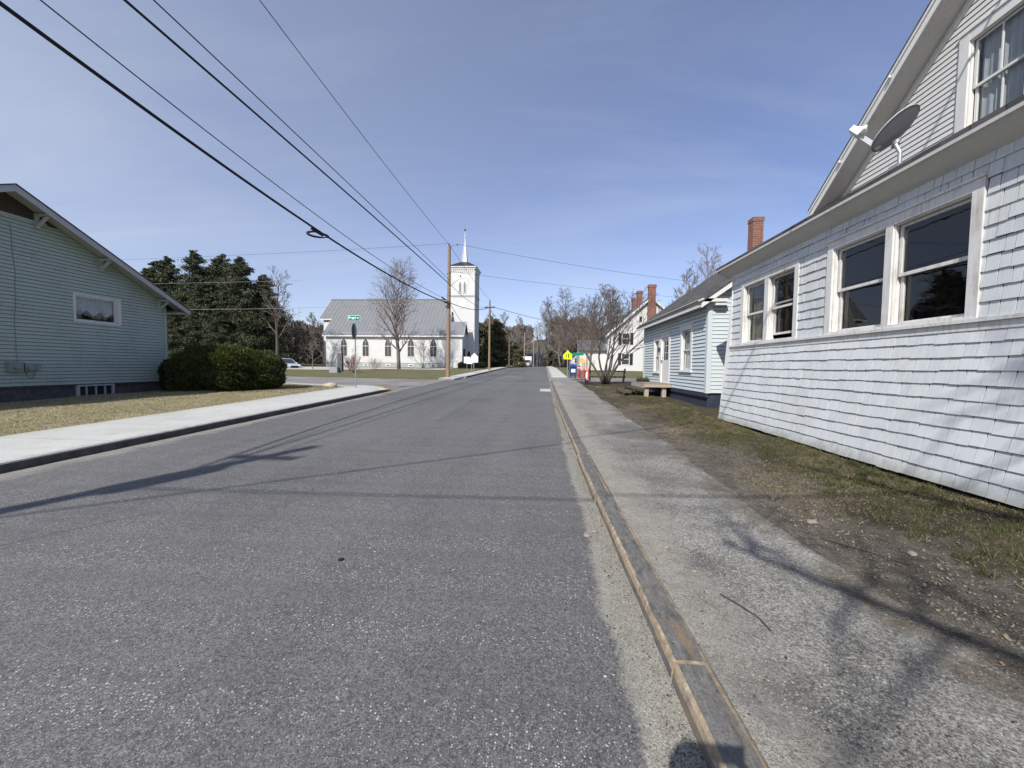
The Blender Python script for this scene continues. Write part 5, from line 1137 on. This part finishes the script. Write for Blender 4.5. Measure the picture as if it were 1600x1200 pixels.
# ------------------------------------------------------------------ signs
def text_obj(txt, size, parent, mat, loc, rot, name='lettering', bold=.0):
    c = bpy.data.curves.new(name,'FONT'); c.body = txt; c.size = size; c.align_x='CENTER'; c.align_y='CENTER'; c.extrude=.002; c.offset = bold
    tmp = bpy.data.objects.new('tmp', c); COL.objects.link(tmp); dg = bpy.context.evaluated_depsgraph_get(); me = bpy.data.meshes.new_from_object(tmp.evaluated_get(dg)); bpy.data.objects.remove(tmp)
    me.materials.clear(); me.materials.append(mat); o = bpy.data.objects.new(name, me); COL.objects.link(o); o.parent = parent; o.location = Vector(loc)-wloc(parent); o.rotation_euler = rot; return o
def ngon(c, n, r, a0=0): return [(c[0]+r*math.cos(a0+2*math.pi*i/n), c[1]+r*math.sin(a0+2*math.pi*i/n)) for i in range(n)]
t = thing('street_sign_post',(-9.09,18.2,.5),'steel post with green Pearl St name plate and a stop sign seen from behind','street sign')
m = MB(); m.tube([(-9.09,18.2,.35),(-9.10,18.2,3.72)],.030,8); obj('post', m, M['galv'], t)
m = MB(); m.box(-9.46,-8.84,18.17,18.185,3.74,4.00); p = obj('name_plate', m, M['white_sign'], t)
m = MB(); m.box(-9.445,-8.855,18.160,18.169,3.755,3.985); q = obj('green_face', m, M['green_sign'], p)
text_obj('Pearl', .175, p, M['white_sign'], (-9.235,18.157,3.87),(R(90),0,0),'lettering',.006); text_obj('St', .11, p, M['white_sign'], (-8.945,18.157,3.87),(R(90),0,0),'lettering',.004)
m = MB(); m.box(-9.13,-9.07,18.165,18.2,3.66,3.76); obj('bracket', m, M['galv'], t)
fs = Fr((-9.15,18.2,3.24),(.17,-.985,0),(0,0,1),(-.985,-.17,0)); m = MB(); m.prism(fs, ngon((0,0),8,.41,math.pi/8), 0,.006); o = obj('stop_plate', m, M['signback'], t)
m = MB(); m.prism(fs, ngon((0,0),8,.375,math.pi/8), .0065,.009); obj('red_face', m, M['redsign'], o)
# yellow-green crossing sign, round-cornered pentagon, with the small arrow sign and street plates beyond the side street
def post_sign(name, loc, H, label, plate, mats, cat='sign', group=None, decos=()):
    t = thing(name, loc, label, cat, group); x,y,z = loc; m = MB(); m.tube([(x,y,z-.1),(x,y,z+H)],.03,6); obj('post', m, M['galv'], t)
    fr = Fr((x,y-.04,0),(1,0,0),(0,0,1),(0,-1,0)); m = MB(); m.prism(fr, plate, 0,.01); p = obj('plate', m, M[mats], t)
    for nm,pts,mt in decos:
        m = MB(); m.prism(fr, pts, .011,.016); obj(nm, m, M[mt], p)
    return t,fr
def pts_at(l): return l
d=[('figure',[(-.16,2.42),(-.10,2.42),(-.08,2.66),(-.11,2.70),(-.15,2.66)],'black'),('figure',[(.04,2.36),(.10,2.36),(.13,2.68),(.08,2.74),(.03,2.68)],'black')]
post_sign('crossing_sign',(1.87,32,.80),2.25,'bright yellow-green crossing sign with two black figures, right of the far street',[(-.33,2.27),(.33,2.27),(.37,2.62),(0,3.0),(-.37,2.62)],'yellowgreen',cat='road sign',decos=d)
t,_ = post_sign('street_name_sign',(2.75,33.0,.80),2.4,'green street name plates on a post behind the blue mailbox',[(-.50,2.62),(.50,2.62),(.50,2.84),(-.50,2.84)],'green_sign',cat='street sign')
post_sign('arrow_sign',(2.95,31.0,.78),1.55,'small amber arrow-shaped sign above the red hydrant',[(-.22,1.98),(0,1.98),(.26,2.17),(0,2.36),(-.22,2.36)],'orange_sign',cat='road sign')
GW='sign backs by the church, seen in pale grey'
post_sign('road_sign',(-8.9,44.5,1.0),1.7,'square pale sign back by the first round shrub',[(-.35,1.95),(.35,1.95),(.35,2.68),(-.35,2.68)],'sign_back_pale' if 0 else 'white_sign',cat='road sign',group=GW)
post_sign('road_sign',(-6.95,38.2,.9),1.95,'white pentagon crossing sign on the pavement by the church, right of another plate',[(-.25,1.98),(.42,1.98),(.42,2.55),(.08,2.92),(-.25,2.62)],'white_sign',cat='road sign',group=GW)
post_sign('road_sign',(-7.3,38.8,.9),1.6,'slanted white plate behind the pentagon sign by the church',[(-.5,1.85),(.1,1.85),(.1,2.55),(-.5,2.25)],'white_sign',cat='road sign',group=GW)
# mailbox
t = thing('mailbox',(2.15,30,.8),'blue street mailbox with rounded top beyond the side street','mailbox')
fr = Fr((1.93,30,0),(0,1,0),(0,0,1),(1,0,0)); prof=[(-.25,1.0),(.25,1.0),(.25,1.62)]+[(.25*math.cos(a),1.62+.25*math.sin(a)) for a in np.linspace(0,math.pi,9)[1:-1]]+[(-.25,1.62)]
m = MB(); m.prism(fr, prof, 0,.5); obj('box', m, M['blue'], t)
m = MB(); m.box(2.03,2.33,29.735,29.745,1.25,1.5); obj('notice', m, M['white_sign'], t)
m = MB(); m.box(1.98,2.38,29.70,29.75,1.62,1.72); obj('flap', m, M['blue'], t)
for x in (1.96,2.36):
    for y in (29.8,30.2):
        m = MB(); m.box(x,x+.04,y-.02,y+.02,.8,1.0); obj('leg', m, M['blue'], t)
def bollard(loc,H,r,label,mat='red'):
    t = thing('bollard',loc,label,'bollard'); x,y,z=loc; m = MB(); m.lathe(loc,[(r,0),(r,H*.93),(r*.8,H*.98),(r*.3,H)],14); obj('post', m, M[mat], t); m = MB(); m.lathe((x,y,z+H*.78),[(r+.004,0),(r+.004,H*.06)],14); obj('band', m, M['white_sign'], t)
bollard((2.62,30,.8),.98,.115,'plain red bollard between the mailbox and the hydrant')
t = thing('fire_hydrant',(3.0,30,.8),'red fire hydrant right of the red bollard','hydrant'); m = MB(); m.lathe((3.0,30,.8),[(.14,0),(.14,.04),(.09,.06),(.09,.5),(.12,.52),(.12,.56),(.09,.62),(.05,.7),(.03,.72),(.03,.78)],14); obj('barrel', m, M['red'], t)
for s_ in (-1,1):
    m = MB(); m.lathe((3.0+s_*.08,30,1.22),[(.05,0),(.05,.06),(.06,.06),(.06,.1)],10,0,(s_,0,0)); obj('outlet', m, M['red'], t)
m = MB(); m.tube([(3.0,30,1.55),(3.0,30,2.0)],.03,6); obj('marker_rod', m, M['red'], t)
t = thing('marker_post',(2.62,24,.66),'faded red and white marker post with black foot by the multi-stemmed tree','marker post')
m = MB(); m.box(2.52,2.68,23.95,24.05,.62,.86); obj('foot', m, M['black'], t); m = MB(); m.lathe((2.62,24,.86),[(.085,0),(.085,.66),(.06,.72)],12); obj('sleeve', m, M['pink'], t)
m = MB(); m.box(2.47,2.53,24.04,24.1,.62,1.4); m2 = obj('side_stake', m, M['black'], t); m = MB(); m.tube([(2.56,24,1.5),(2.56,24,2.3)],.035,8); obj('rod', m, M['poleold'], t); m = MB(); m.box(2.50,2.60,23.91,23.913,.98,1.35); obj('reflector', m, M['white_sign'], t)
# rail fence
t = thing('rail_fence',(4.1,26.6,.7),'dark two-rail wooden fence with a leaning end post behind the multi-stemmed tree','fence')
for x,l in ((3.05,0),(5.25,.12)):
    m = MB(); m.hexa([(x-.06,26.55,.6),(x+.06,26.55,.6),(x+.06,26.67,.6),(x-.06,26.67,.6),(x-.05+l,26.55,1.58),(x+.05+l,26.55,1.58),(x+.05+l,26.67,1.58),(x-.05+l,26.67,1.58)]); obj('post', m, M['darkwood'], t)
for z in (1.02,1.40):
    m = MB(); m.box(2.95,5.4,26.49,26.545,z-.05,z+.05); obj('rail', m, M['darkwood'], t)
# granite marker by the church
t = thing('granite_marker',(-19.2,36,.8),'tall grey granite marker with a low block beside it on the church lawn','monument')
m = MB(); m.box(-19.75,-19.30,35.9,36.25,.75,2.72); obj('upright', m, M['blackgranite'], t, bevel=.02); m = MB(); m.box(-20.35,-19.55,35.5,35.9,.75,1.38); obj('block', m, M['granite'], t, bevel=.02); m = MB(); m.box(-19.2,-18.2,35.8,36.3,.75,.98); obj('base', m, M['blackgranite'], t)
def rock(loc, s, seed, label, mat='boulder', name='boulder', cat='rock', group=None):
    bm = bmesh.new(); bmesh.ops.create_icosphere(bm, subdivisions=3, radius=1); r_ = random.Random(seed); a=[r_.uniform(0,6) for _ in range(6)]
    for v in bm.verts:
        c=v.co; k = 1+.16*math.sin(c.x*2.3+a[0])+.12*math.sin(c.y*3.1+a[1]+c.z*2)+.07*math.sin(c.z*5+a[2]+c.x*4)+r_.uniform(-.03,.03); v.co = Vector((c.x*s[0]*k,c.y*s[1]*k,max(-s[2]*.5,c.z*s[2]*k)))
    me = bpy.data.meshes.new(name); bm.to_mesh(me); bm.free(); me.materials.append(M[mat]); o = bpy.data.objects.new(name, me); COL.objects.link(o); o.location = loc; return setp(o,label,cat,group)
rock((-10.6,18.6,.57),(.38,.24,.15),3,'tan boulder lying in the grass corner left of the street sign')

# ------------------------------------------------------------------ vehicles
def suv(loc, heading, label, name='parked_car', paint='carpaint', s=1.0):
    t = thing(name,(0,0,0),label,'car'); L,Wd = 4.6,1.85
    fr = lambda y0: Fr((0,y0,0),(1,0,0),(0,0,1),(0,-1,0))
    low=[(-2.25,.35),(-2.28,.75),(-2.2,1.0),(-1.9,1.08),(.85,1.02),(1.85,.93),(2.2,.78),(2.3,.6),(2.27,.32)]
    bm = MB(); ys=[(-.92,.0),(-.90,.04),(-.6,.07),(.6,.07),(.90,.04),(.92,0)]
    rows=[]
    for y,b in ys: rows.append([(x*(1-abs(y)*.03 if abs(x)>1.8 else 1), y, z+b*(1 if z>.8 else 0)) for x,z in low])
    k=len(low); bm.add([p for r_ in rows for p in r_],[(i*k+j,i*k+(j+1)%k,(i+1)*k+(j+1)%k,(i+1)*k+j) for i in range(len(rows)-1) for j in range(k)]); bm.add(rows[0],[tuple(range(k))]); bm.add(rows[-1],[tuple(range(k))[::-1]])
    obj('body', bm, M[paint], t, smooth=False, bevel=.04)
    g = MB(); top=[(-2.0,1.08),(-1.65,1.60),(.0,1.64),(.25,1.58),(1.05,1.04)]; rr=[]
    for y,sc in ((-.86,1),(-.66,.97),(.66,.97),(.86,1)): rr.append([(x,y*(1 if z<1.2 else .84),z) for x,z in top])
    g.add([p for r_ in (rr[0],rr[3]) for p in r_],[(0,1,2,3,4),(9,8,7,6,5),(0,1,6,5),(3,4,9,8),(1,2,7,6),(2,3,8,7)]); obj('windows', g, M['carglass'], t)
    rf = MB(); rf.hexa([(-1.72,-.72,1.58),(.15,-.72,1.60),(.15,.72,1.60),(-1.72,.72,1.58),(-1.68,-.66,1.67),(.10,-.66,1.69),(.10,.66,1.69),(-1.68,.66,1.67)]); obj('roof', rf, M[paint], t, bevel=.03)
    for s_ in (-1,1):
        pl = MB(); y=s_*.80
        for x0,z0,x1,z1 in ((-2.02,1.06,-1.66,1.6),(-.75,1.06,-.72,1.62),(1.08,1.03,.18,1.62)): pl.tube([(x0,s_*.875,z0),(x1,s_*.73,z1)],.035,5)
        obj('pillar', pl, M[paint], t)
        for x in (-1.4,1.42):
            w = MB(); w.lathe((x,s_*.72,.36),[(.36,0),(.37,.04),(.37,.18),(.33,.21)],20,0,(0,s_,0)); o = obj('wheel', w, M['tyre'], t); w = MB(); w.lathe((x,s_*.925,.36),[(.24,0),(.24,.015),(.08,.03)],10,0,(0,s_,0)); obj('rim', w, M['chrome'], o)
        h = MB(); h.hexa([(2.0,s_*.88,.74),(2.26,s_*.62,.72),(2.27,s_*.5,.72),(2.0,s_*.6,.74),(1.9,s_*.89,.88),(2.2,s_*.66,.84),(2.2,s_*.5,.84),(1.95,s_*.6,.88)]); obj('headlight', h, M['white_sign'], t)
        mr = MB(); mr.box(.75,.95,s_*.9,s_*1.08,1.05,1.2); obj('mirror', mr, M[paint], t)
    gr = MB(); gr.box(2.22,2.31,-.45,.45,.52,.76); obj('grille', gr, M['black'], t); gr = MB(); gr.box(2.22,2.34,-.8,.8,.28,.42); obj('bumper', gr, M['black'], t)
    t.location = loc; t.rotation_euler = (0,0,heading); t.scale=(s,s,s); return t
suv((-32.6,46.8,.62),R(-28),'silver SUV parked in front of the hemlocks, half hidden by the bush')
suv((-6.6,98,1.55),R(-90),'small silver car parked at the far left kerb',s=.95)
t = thing('box_truck',(-4.3,96,1.6),'white box truck far away at the left of the street end','truck'); m = MB(); m.box(-5.4,-3.2,96,101,2.0,4.1); obj('cargo_box', m, M['white_sign'], t); m = MB(); m.box(-5.2,-3.4,94.4,95.9,1.9,3.3); obj('cab', m, M['whiteclean'], t); m = MB(); m.box(-5.0,-3.6,94.36,94.39,2.6,3.2); obj('windscreen', m, M['carglass'], t)
for x in (-5.15,-3.45):
    for y in (95.1,99.8):
        m = MB(); m.lathe((x-.1,y,2.0),[(.42,0),(.42,.25)],14,0,(1,0,0)); obj('wheel', m, M['tyre'], t)
# far pale buildings left of the street
def shed(loc,w,d,h,rh,label):
    x,y,z = loc; t = thing('far_building',loc,label,'building'); m = MB(); m.box(x-w/2,x+w/2,y,y+d,z,z+h); m.prism(Fr((0,y,0),(1,0,0),(0,0,1),(0,-1,0)),[(x-w/2,z+h),(x+w/2,z+h),(x,z+h+rh)],-d,0); obj('wall', m, M['whiteclean'], t)
    m = MB()
    for s_ in (-1,1): slab(m,[(x+s_*(w/2+.3),y-.3,z+h-.1),(x,y-.3,z+h+rh+.1),(x,y+d+.3,z+h+rh+.1),(x+s_*(w/2+.3),y+d+.3,z+h-.1)],.1)
    obj('roof', m, M['roofred'], t)
    m = MB(); m.box(x-w*.25,x-w*.1,y-.03,y-.001,z+1,z+2.2); obj('window', m, M['glassdark'], t); m = MB(); m.box(x+w*.1,x+w*.25,y-.03,y-.001,z+1,z+2.2); obj('window', m, M['glassdark'], t)
shed((-11.5,112,1.6),5,7,3,1.8,'small white gabled building behind the third pole'); shed((8.4,96,1.6),4,6,2.2,1.6,'small pale building glimpsed behind the crossing sign')
M['hedgegreen']=M['evergreen']

# ------------------------------------------------------------------ trees behind the camera, whose shadows fall on the porch and path
GBk='bare street trees behind the photographer'
st1 = bare_tree('street_tree',(3.2,-5.9,-.02),'bare tree on the verge behind the photographer, nearest the porch',group=GBk,H=12.5,seed=81,r0=.27,spread=.50,n0=20,lvls=4,first=.24,twig=.022,up=.25,ang=(50,75))
bare_tree('street_tree',(5.0,-15.0,-.15),'second bare tree farther back on the same verge',group=GBk,H=14.5,seed=82,r0=.34,spread=.42,n0=22,lvls=4,first=.3,twig=.024,up=.5)

def long_limb(p, pts, r0, r1, seed):
    rnd = random.Random(seed); m = MB(); o = Vector(p.location); P=[o+Vector(q) for q in pts]; n=len(P); m.tube(P,[r0+(r1-r0)*i/(n-1) for i in range(n)],7)
    for i in range(1,n):
        for k in range(7):
            a = P[i-1].lerp(P[i],rnd.random()); d = Vector((rnd.uniform(-1,.3),rnd.uniform(-.8,.8),rnd.uniform(-.1,.9))); l=rnd.uniform(.5,1.5); b=a+d*l*.5; c=b+(d+Vector((rnd.uniform(-.4,.4),rnd.uniform(-.4,.4),.2)))*l*.5; m.tube([a,b,c],[.028,.018,.008],4,cap=False)
            for q in range(3): e=a.lerp(c,rnd.uniform(.4,1)); m.tube([e,e+Vector((rnd.uniform(-.5,.3),rnd.uniform(-.4,.4),rnd.uniform(0,.5)))],[.012,.006],3,cap=False)
    obj('limb', m, M['bark'], p)
long_limb(st1,[(0,0,4.0),(-1.6,.5,5.3),(-3.0,1.2,6.2),(-4.2,1.7,6.8),(-5.0,2.1,7.2)],.085,.025,3)
long_limb(st1,[(0,0,5.0),(-1.2,1.8,6.4),(-2.2,3.2,7.0),(-3.0,4.3,7.6)],.08,.03,5)

# ------------------------------------------------------------------ photographer (casts the shadow at the bottom edge)
def photographer():
    t = thing('person',(-.19,-.36,-.01),'person in navy jacket standing in the road holding up a phone','person')
    J = {'pel':(-.19,-.38,.95),'ch':(-.19,-.37,1.22),'sh':(-.19,-.36,1.44),'nk':(-.19,-.34,1.52),'h0':(-.19,-.32,1.60),'h1':(-.19,-.30,1.70),'h2':(-.19,-.31,1.77)}
    E=[('pel','ch'),('ch','sh'),('sh','nk'),('nk','h0'),('h0','h1'),('h1','h2')]; r={'pel':(.15,.11),'ch':(.16,.11),'sh':(.13,.09),'nk':(.055,.06),'h0':(.075,.085),'h1':(.08,.10),'h2':(.045,.06)}
    for s_,n in ((-1,'l'),(1,'r')):
        J.update({n+'s':(-.19+s_*.17,-.36,1.42),n+'e':(-.15+s_*.22,-.20,1.28),n+'w':(s_*.13,-.08,1.52),n+'p':(s_*.085,-.055,1.58),n+'k':(-.19+s_*.11,-.35,.50),n+'hp':(-.19+s_*.095,-.38,.88),n+'a':(-.19+s_*.12,-.38,.08),n+'t':(-.19+s_*.14,-.22,.03)})
        E += [('sh',n+'s'),(n+'s',n+'e'),(n+'e',n+'w'),(n+'w',n+'p'),('pel',n+'hp'),(n+'hp',n+'k'),(n+'k',n+'a'),(n+'a',n+'t')]
        r.update({n+'s':(.07,.07),n+'e':(.048,.048),n+'w':(.032,.032),n+'p':(.03,.022),n+'hp':(.095,.095),n+'k':(.062,.062),n+'a':(.045,.045),n+'t':(.04,.03)})
        for i in range(4):
            b=(s_*(.088-.0),-.045,1.60+.018*i-.03); J[n+f'f{i}']=b; J[n+f'g{i}']=(s_*.055,-.033,1.60+.018*i-.03); E += [(n+'p',n+f'f{i}'),(n+f'f{i}',n+f'g{i}')]; r[n+f'f{i}']=(.009,.009); r[n+f'g{i}']=(.008,.008)
        J[n+'th']=(s_*.06,-.055,1.60); E.append((n+'p',n+'th')); r[n+'th']=(.010,.010)
    for q in ('pel','ch','sh','nk','h0','h1','h2'): J[q] = (J[q][0],J[q][1]+.10,J[q][2]+(.04 if q[0]=='h' else 0))
    keys=list(J); me = bpy.data.meshes.new('body'); base=wloc(t); me.from_pydata([tuple(Vector(J[k])-base) for k in keys],[(keys.index(a),keys.index(b)) for a,b in E],[]); o = bpy.data.objects.new('body', me); COL.objects.link(o); o.parent=t
    sk = o.modifiers.new('skin','SKIN'); o.modifiers.new('sub','SUBSURF').levels=1; o.modifiers['sub'].render_levels=1
    for i,k in enumerate(keys): me.skin_vertices[0].data[i].radius = r[k]; me.skin_vertices[0].data[i].use_root = (k=='pel')
    me.materials.append(M['cloth'])
    dg = bpy.context.evaluated_depsgraph_get(); m2 = bpy.data.meshes.new_from_object(o.evaluated_get(dg)); o.modifiers.clear(); o.data = m2
    m2.materials.clear(); [m2.materials.append(M[x]) for x in ('cloth','jeans','skin')]
    for p in m2.polygons:
        z = p.center.z+base.z; y = p.center.y+base.y; p.material_index = 2 if (z>1.53 or y>-.085 and z>1.3) else (1 if z<.9 else 0); p.use_smooth=True
    hh = MB(); hh.lathe((-.19,-.23,1.70),[(.098,0),(.105,.05),(.09,.11),(.04,.145),(.005,.15)],16); obj('hair', hh, M['darkwood'], t, smooth=True)
    ph = MB(); ph.box(-.085,.085,-.030,-.022,1.612,1.688); setp(obj('phone', ph, M['black'], loc=(0,-.026,1.65)),'black phone held up in both hands by the photographer','phone')
photographer()

# ------------------------------------------------------------------ grass, gravel, twigs
def blades(name, label, n, sampler, zf, h, mat, seed, wd=.006, lay=1.5):
    r = np.random.default_rng(seed); P = sampler(r,n); n=len(P); z = np.array([zf(x,y) for x,y in P]); hh = r.uniform(.4,1.2,n)*h; a = r.uniform(0,2*np.pi,n); ln = r.uniform(.2,lay,n)*hh
    V = np.zeros((n,3,3)); w = wd*r.uniform(.6,1.4,n); b = r.uniform(0,2*np.pi,n)
    V[:,0]=np.stack([P[:,0]-w*np.cos(b),P[:,1]-w*np.sin(b),z-.005],1); V[:,1]=np.stack([P[:,0]+w*np.cos(b),P[:,1]+w*np.sin(b),z-.005],1); V[:,2]=np.stack([P[:,0]+ln*np.cos(a),P[:,1]+ln*np.sin(a),z+hh],1)
    o = mesh_np(name, V.reshape(-1,3), np.arange(3*n).reshape(-1,3), M[mat]); return setp(o,label,'grass',kind='stuff')
def pat(x,y): return .5+.25*np.sin(x*1.9+1.2*np.sin(y*1.3))+.25*np.sin(y*1.4+1.5*np.sin(x*.8+2))
def sL(r,n):
    y = 6+14*r.uniform(size=n)**1.15; x = -9.87-6.5*r.uniform(size=n)**1.1; k = (y < 19.6+(-8.6-x)*.36-1.3); return np.stack([x,y],1)[k]
blades('dry_grass','short dry tan grass on the lawn before the green house',120000,sL,zL,.034,'grassdry',1,.006,3)
def sL2(r,n):
    x = -10-18*r.uniform(size=n); y = 15+10*r.uniform(size=n); k=(y < 19.6+(-8.6-x)*.36-1.3)&(r.uniform(size=n)<.4+.6*pat(x,y)); return np.stack([x,y],1)[k]
blades('green_grass','greener grass round the bushes and the street sign',30000,sL2,zL,.05,'grassgreen',2,.010)
def sR(r,n):
    y = 2+24*r.uniform(size=n)**1.3; x = 2.55+2.9*r.uniform(size=n)**.8+np.where(y>10.6,6*r.uniform(size=n)*(y>10.6),0); d = sstepv(2.7,3.6,x+.35*np.sin(y*1.7)+(y>11)*.4); lim = np.where(y<10.6,4.62,np.where((y>12.9),5.15,9)); k=(r.uniform(size=n)<d*(.25+.75*pat(x*1.3,y)))&(x<lim); return np.stack([x,y],1)[k]
def sstepv(a,b,x): t=np.clip((x-a)/(b-a),0,1); return t*t*(3-2*t)
blades('mossy_grass','patchy green and straw grass beside the shingled porch',95000,sR,zR,.032,'grassgreen',3,.0045)
def sStraw(r,n):
    y = 2+22*r.uniform(size=n)**1.4; x = 2.5+2.2*r.uniform(size=n); q = pat(x*1.1+2,y*1.1+4); d = sstepv(2.5,3.1,x+.25*np.sin(y*1.7)); k=(r.uniform(size=n)<d*np.clip((q-.38)*3.5,.06,1))&(x<4.6); return np.stack([x,y],1)[k]
M['straw'] = mat_leaf('dead_straw',(.44,.36,.22),(.20,.16,.09))
def sTuft(r,n):
    c = np.stack([3.1+1.5*r.uniform(size=420)**.6,2+22*r.uniform(size=420)**1.3],1); q = c[r.integers(0,420,n)]+r.normal(0,.035,(n,2)); return q[q[:,0]<4.55]
blades('grass_tufts','small upright tufts of green grass beside the shingled porch',26000,sTuft,zR,.065,'grassgreen',21,.004,.8)
blades('straw_grass','dead straw lying flat on the dirt beside the shingled porch',230000,sStraw,zR,.012,'straw',4,.0030,7)
def stones(name,label,n,sampler,zf,smin,smax,seed,mat):
    r = np.random.default_rng(seed); P = sampler(r,n); n=len(P); s_ = smin+(smax-smin)*r.uniform(size=n)**4; base = np.array([[1,0,0],[-1,0,0],[0,1,0],[0,-1,0],[0,0,.7],[0,0,-.4]]); F0=np.array([[0,2,4],[2,1,4],[1,3,4],[3,0,4],[2,0,5],[1,2,5],[3,1,5],[0,3,5]])
    V = base[None]*s_[:,None,None]*r.uniform(.6,1.3,(n,6,3)); a=r.uniform(0,6.28,n); c,sn=np.cos(a)[:,None],np.sin(a)[:,None]; X=V[:,:,0]*c-V[:,:,1]*sn; Y=V[:,:,0]*sn+V[:,:,1]*c
    z=np.array([zf(x,y) for x,y in P]); V=np.stack([X+P[:,0:1],Y+P[:,1:2],V[:,:,2]+z[:,None]+.15*s_[:,None]],2); F=(F0[None]+6*np.arange(n)[:,None,None]).reshape(-1,3); o=mesh_np(name,V.reshape(-1,3),F,M[mat]); return setp(o,label,'gravel',kind='stuff')
def sG(r,n):
    y = 1.2+13*r.uniform(size=n)**1.4; x = 2.45+np.abs(r.normal(0,.55,n))+.1*np.sin(y*1.1); k=x<4.3; return np.stack([x,y],1)[k]
M['gravelmix'] = mat_leaf('gravel_stones',(.07,.062,.05),(.28,.255,.21),(.14,.125,.10))
stones('loose_gravel','loose stones along the dirt edge of the footpath',15000,sG,lambda x,y: zR(x,y) if x>2.4 else G(y)+.1,.003,.018,5,'gravelmix')
def sP(r,n): return np.stack([.98+1.5*r.uniform(size=n)**.8, 1.2+14*r.uniform(size=n)**1.3],1)
stones('path_grit','small grit scattered on the old asphalt footpath',16000,sP,lambda x,y: G(y)+.10,.002,.008,6,'gravelmix')
def sS(r,n):
    y = 1.2+14*r.uniform(size=n)**1.3; return np.stack([.372+.378*np.exp(-y/10)-np.abs(r.normal(0,.11,n))-.01, y],1)
stones('gutter_grit','sandy grit in the gutter along the slate kerb',12000,sS,lambda x,y: G(y),.002,.007,7,'gravelmix')
GR='pale stones lying about the slate kerb and path'
for i,(x,y,s_,l) in enumerate(((.50,3.72,.022,'pale stone in the gutter beside the broken kerb joint'),(.42,3.62,.026,'dark stone in the gutter beside the broken kerb joint'),(1.02,3.25,.020,'tan pebble on the path edge near the kerb joint'),(1.12,2.9,.013,'smallest pebble on the path nearest the kerb'),(2.58,3.9,.030,'pale stone at the path edge below the porch'),(2.95,3.3,.024,'pinkish stone on the gravel nearest the stick'),(3.9,3.2,.035,'flat white stone in the dirt near the porch wall'),(4.05,3.5,.03,'grey stone in the straw near the porch wall'),(3.0,2.45,.03,'white stone at the lower right in the gravel'))):
    rock((x,y,(G(y) if x<.7 else (G(y)+.10 if x<2.4 else zR(x,y)))+s_*.35),(s_*1.5,s_,s_*.7),20+i,l,'stone','pebble','stone',GR)
m = MB(); m.tube([(2.42,3.55,G(3.5)+.118),(2.6,3.35,G(3.5)+.12),(2.78,3.12,G(3.5)+.115)],[.007,.006,.004],6); setp(obj('stick', m, M['darkwood'], loc=(2.6,3.35,.19)),'thin dark stick lying across the path edge gravel','stick')
m = MB(); m.tube([(1.18,2.62,.165),(1.25,2.5,.168),(1.3,2.38,.17),(1.31,2.27,.165)],[.004,.004,.003,.003],6); setp(obj('twig', m, M['darkwood'], loc=(1.25,2.5,.16)),'thin curved twig lying on the footpath near the kerb','twig')
m = MB(); m.lathe((-1.62,2.98,G(2.98)+.001),[(.026,0),(.024,.006),(.01,.008)],14); setp(obj('bottle_cap', m, M['black'], loc=(-1.62,2.98,.06)),'small round black cap lying flat on the road','cap')

def litter(name,label,n,sampler,zf,mat,seed,sz):
    r = np.random.default_rng(seed); P = sampler(r,n); n=len(P); z=np.array([zf(x,y) for x,y in P])+.006+.012*r.uniform(size=n); C=np.stack([P[:,0],P[:,1],z],1); a=r.uniform(0,6.28,n); s_=sz*r.uniform(.5,1.3,n)
    u=np.stack([np.cos(a),np.sin(a),r.normal(0,.25,n)],1)*s_[:,None]; v=np.stack([-np.sin(a),np.cos(a),r.normal(0,.25,n)],1)*s_[:,None]*.6
    V=np.stack([C-u,C+v-u*.1,C+u,C-v-u*.1],1).reshape(-1,3); o=mesh_np(name,V,np.arange(4*n).reshape(-1,4),M[mat],nv=4); return setp(o,label,'leaves',kind='stuff')
M['deadleaf'] = mat_leaf('dead_leaves',(.16,.095,.05),(.33,.24,.14))
litter('leaf_litter','dead brown leaves and bits of bark on the verge by the porch',1500,lambda r,n: np.stack([2.3+2.4*r.uniform(size=n),1.5+20*r.uniform(size=n)**1.3],1),lambda x,y: zR(x,y),'deadleaf',11,.016)
litter('leaf_litter','dead leaves on the lawn before the green house',900,lambda r,n: np.stack([-9.9-6.3*r.uniform(size=n)**.8,6+12*r.uniform(size=n)],1),lambda x,y: zL(x,y)+.015,'deadleaf',12,.03)
litter('bark_bits','small dark bits blown into the gutter and onto the footpath',420,lambda r,n: np.stack([.35+1.9*r.uniform(size=n)**1.6,1.3+12*r.uniform(size=n)**1.4],1),lambda x,y: (G(y) if x<kx(y)+.02 else G(y)+.105),'darkwood',13,.009)
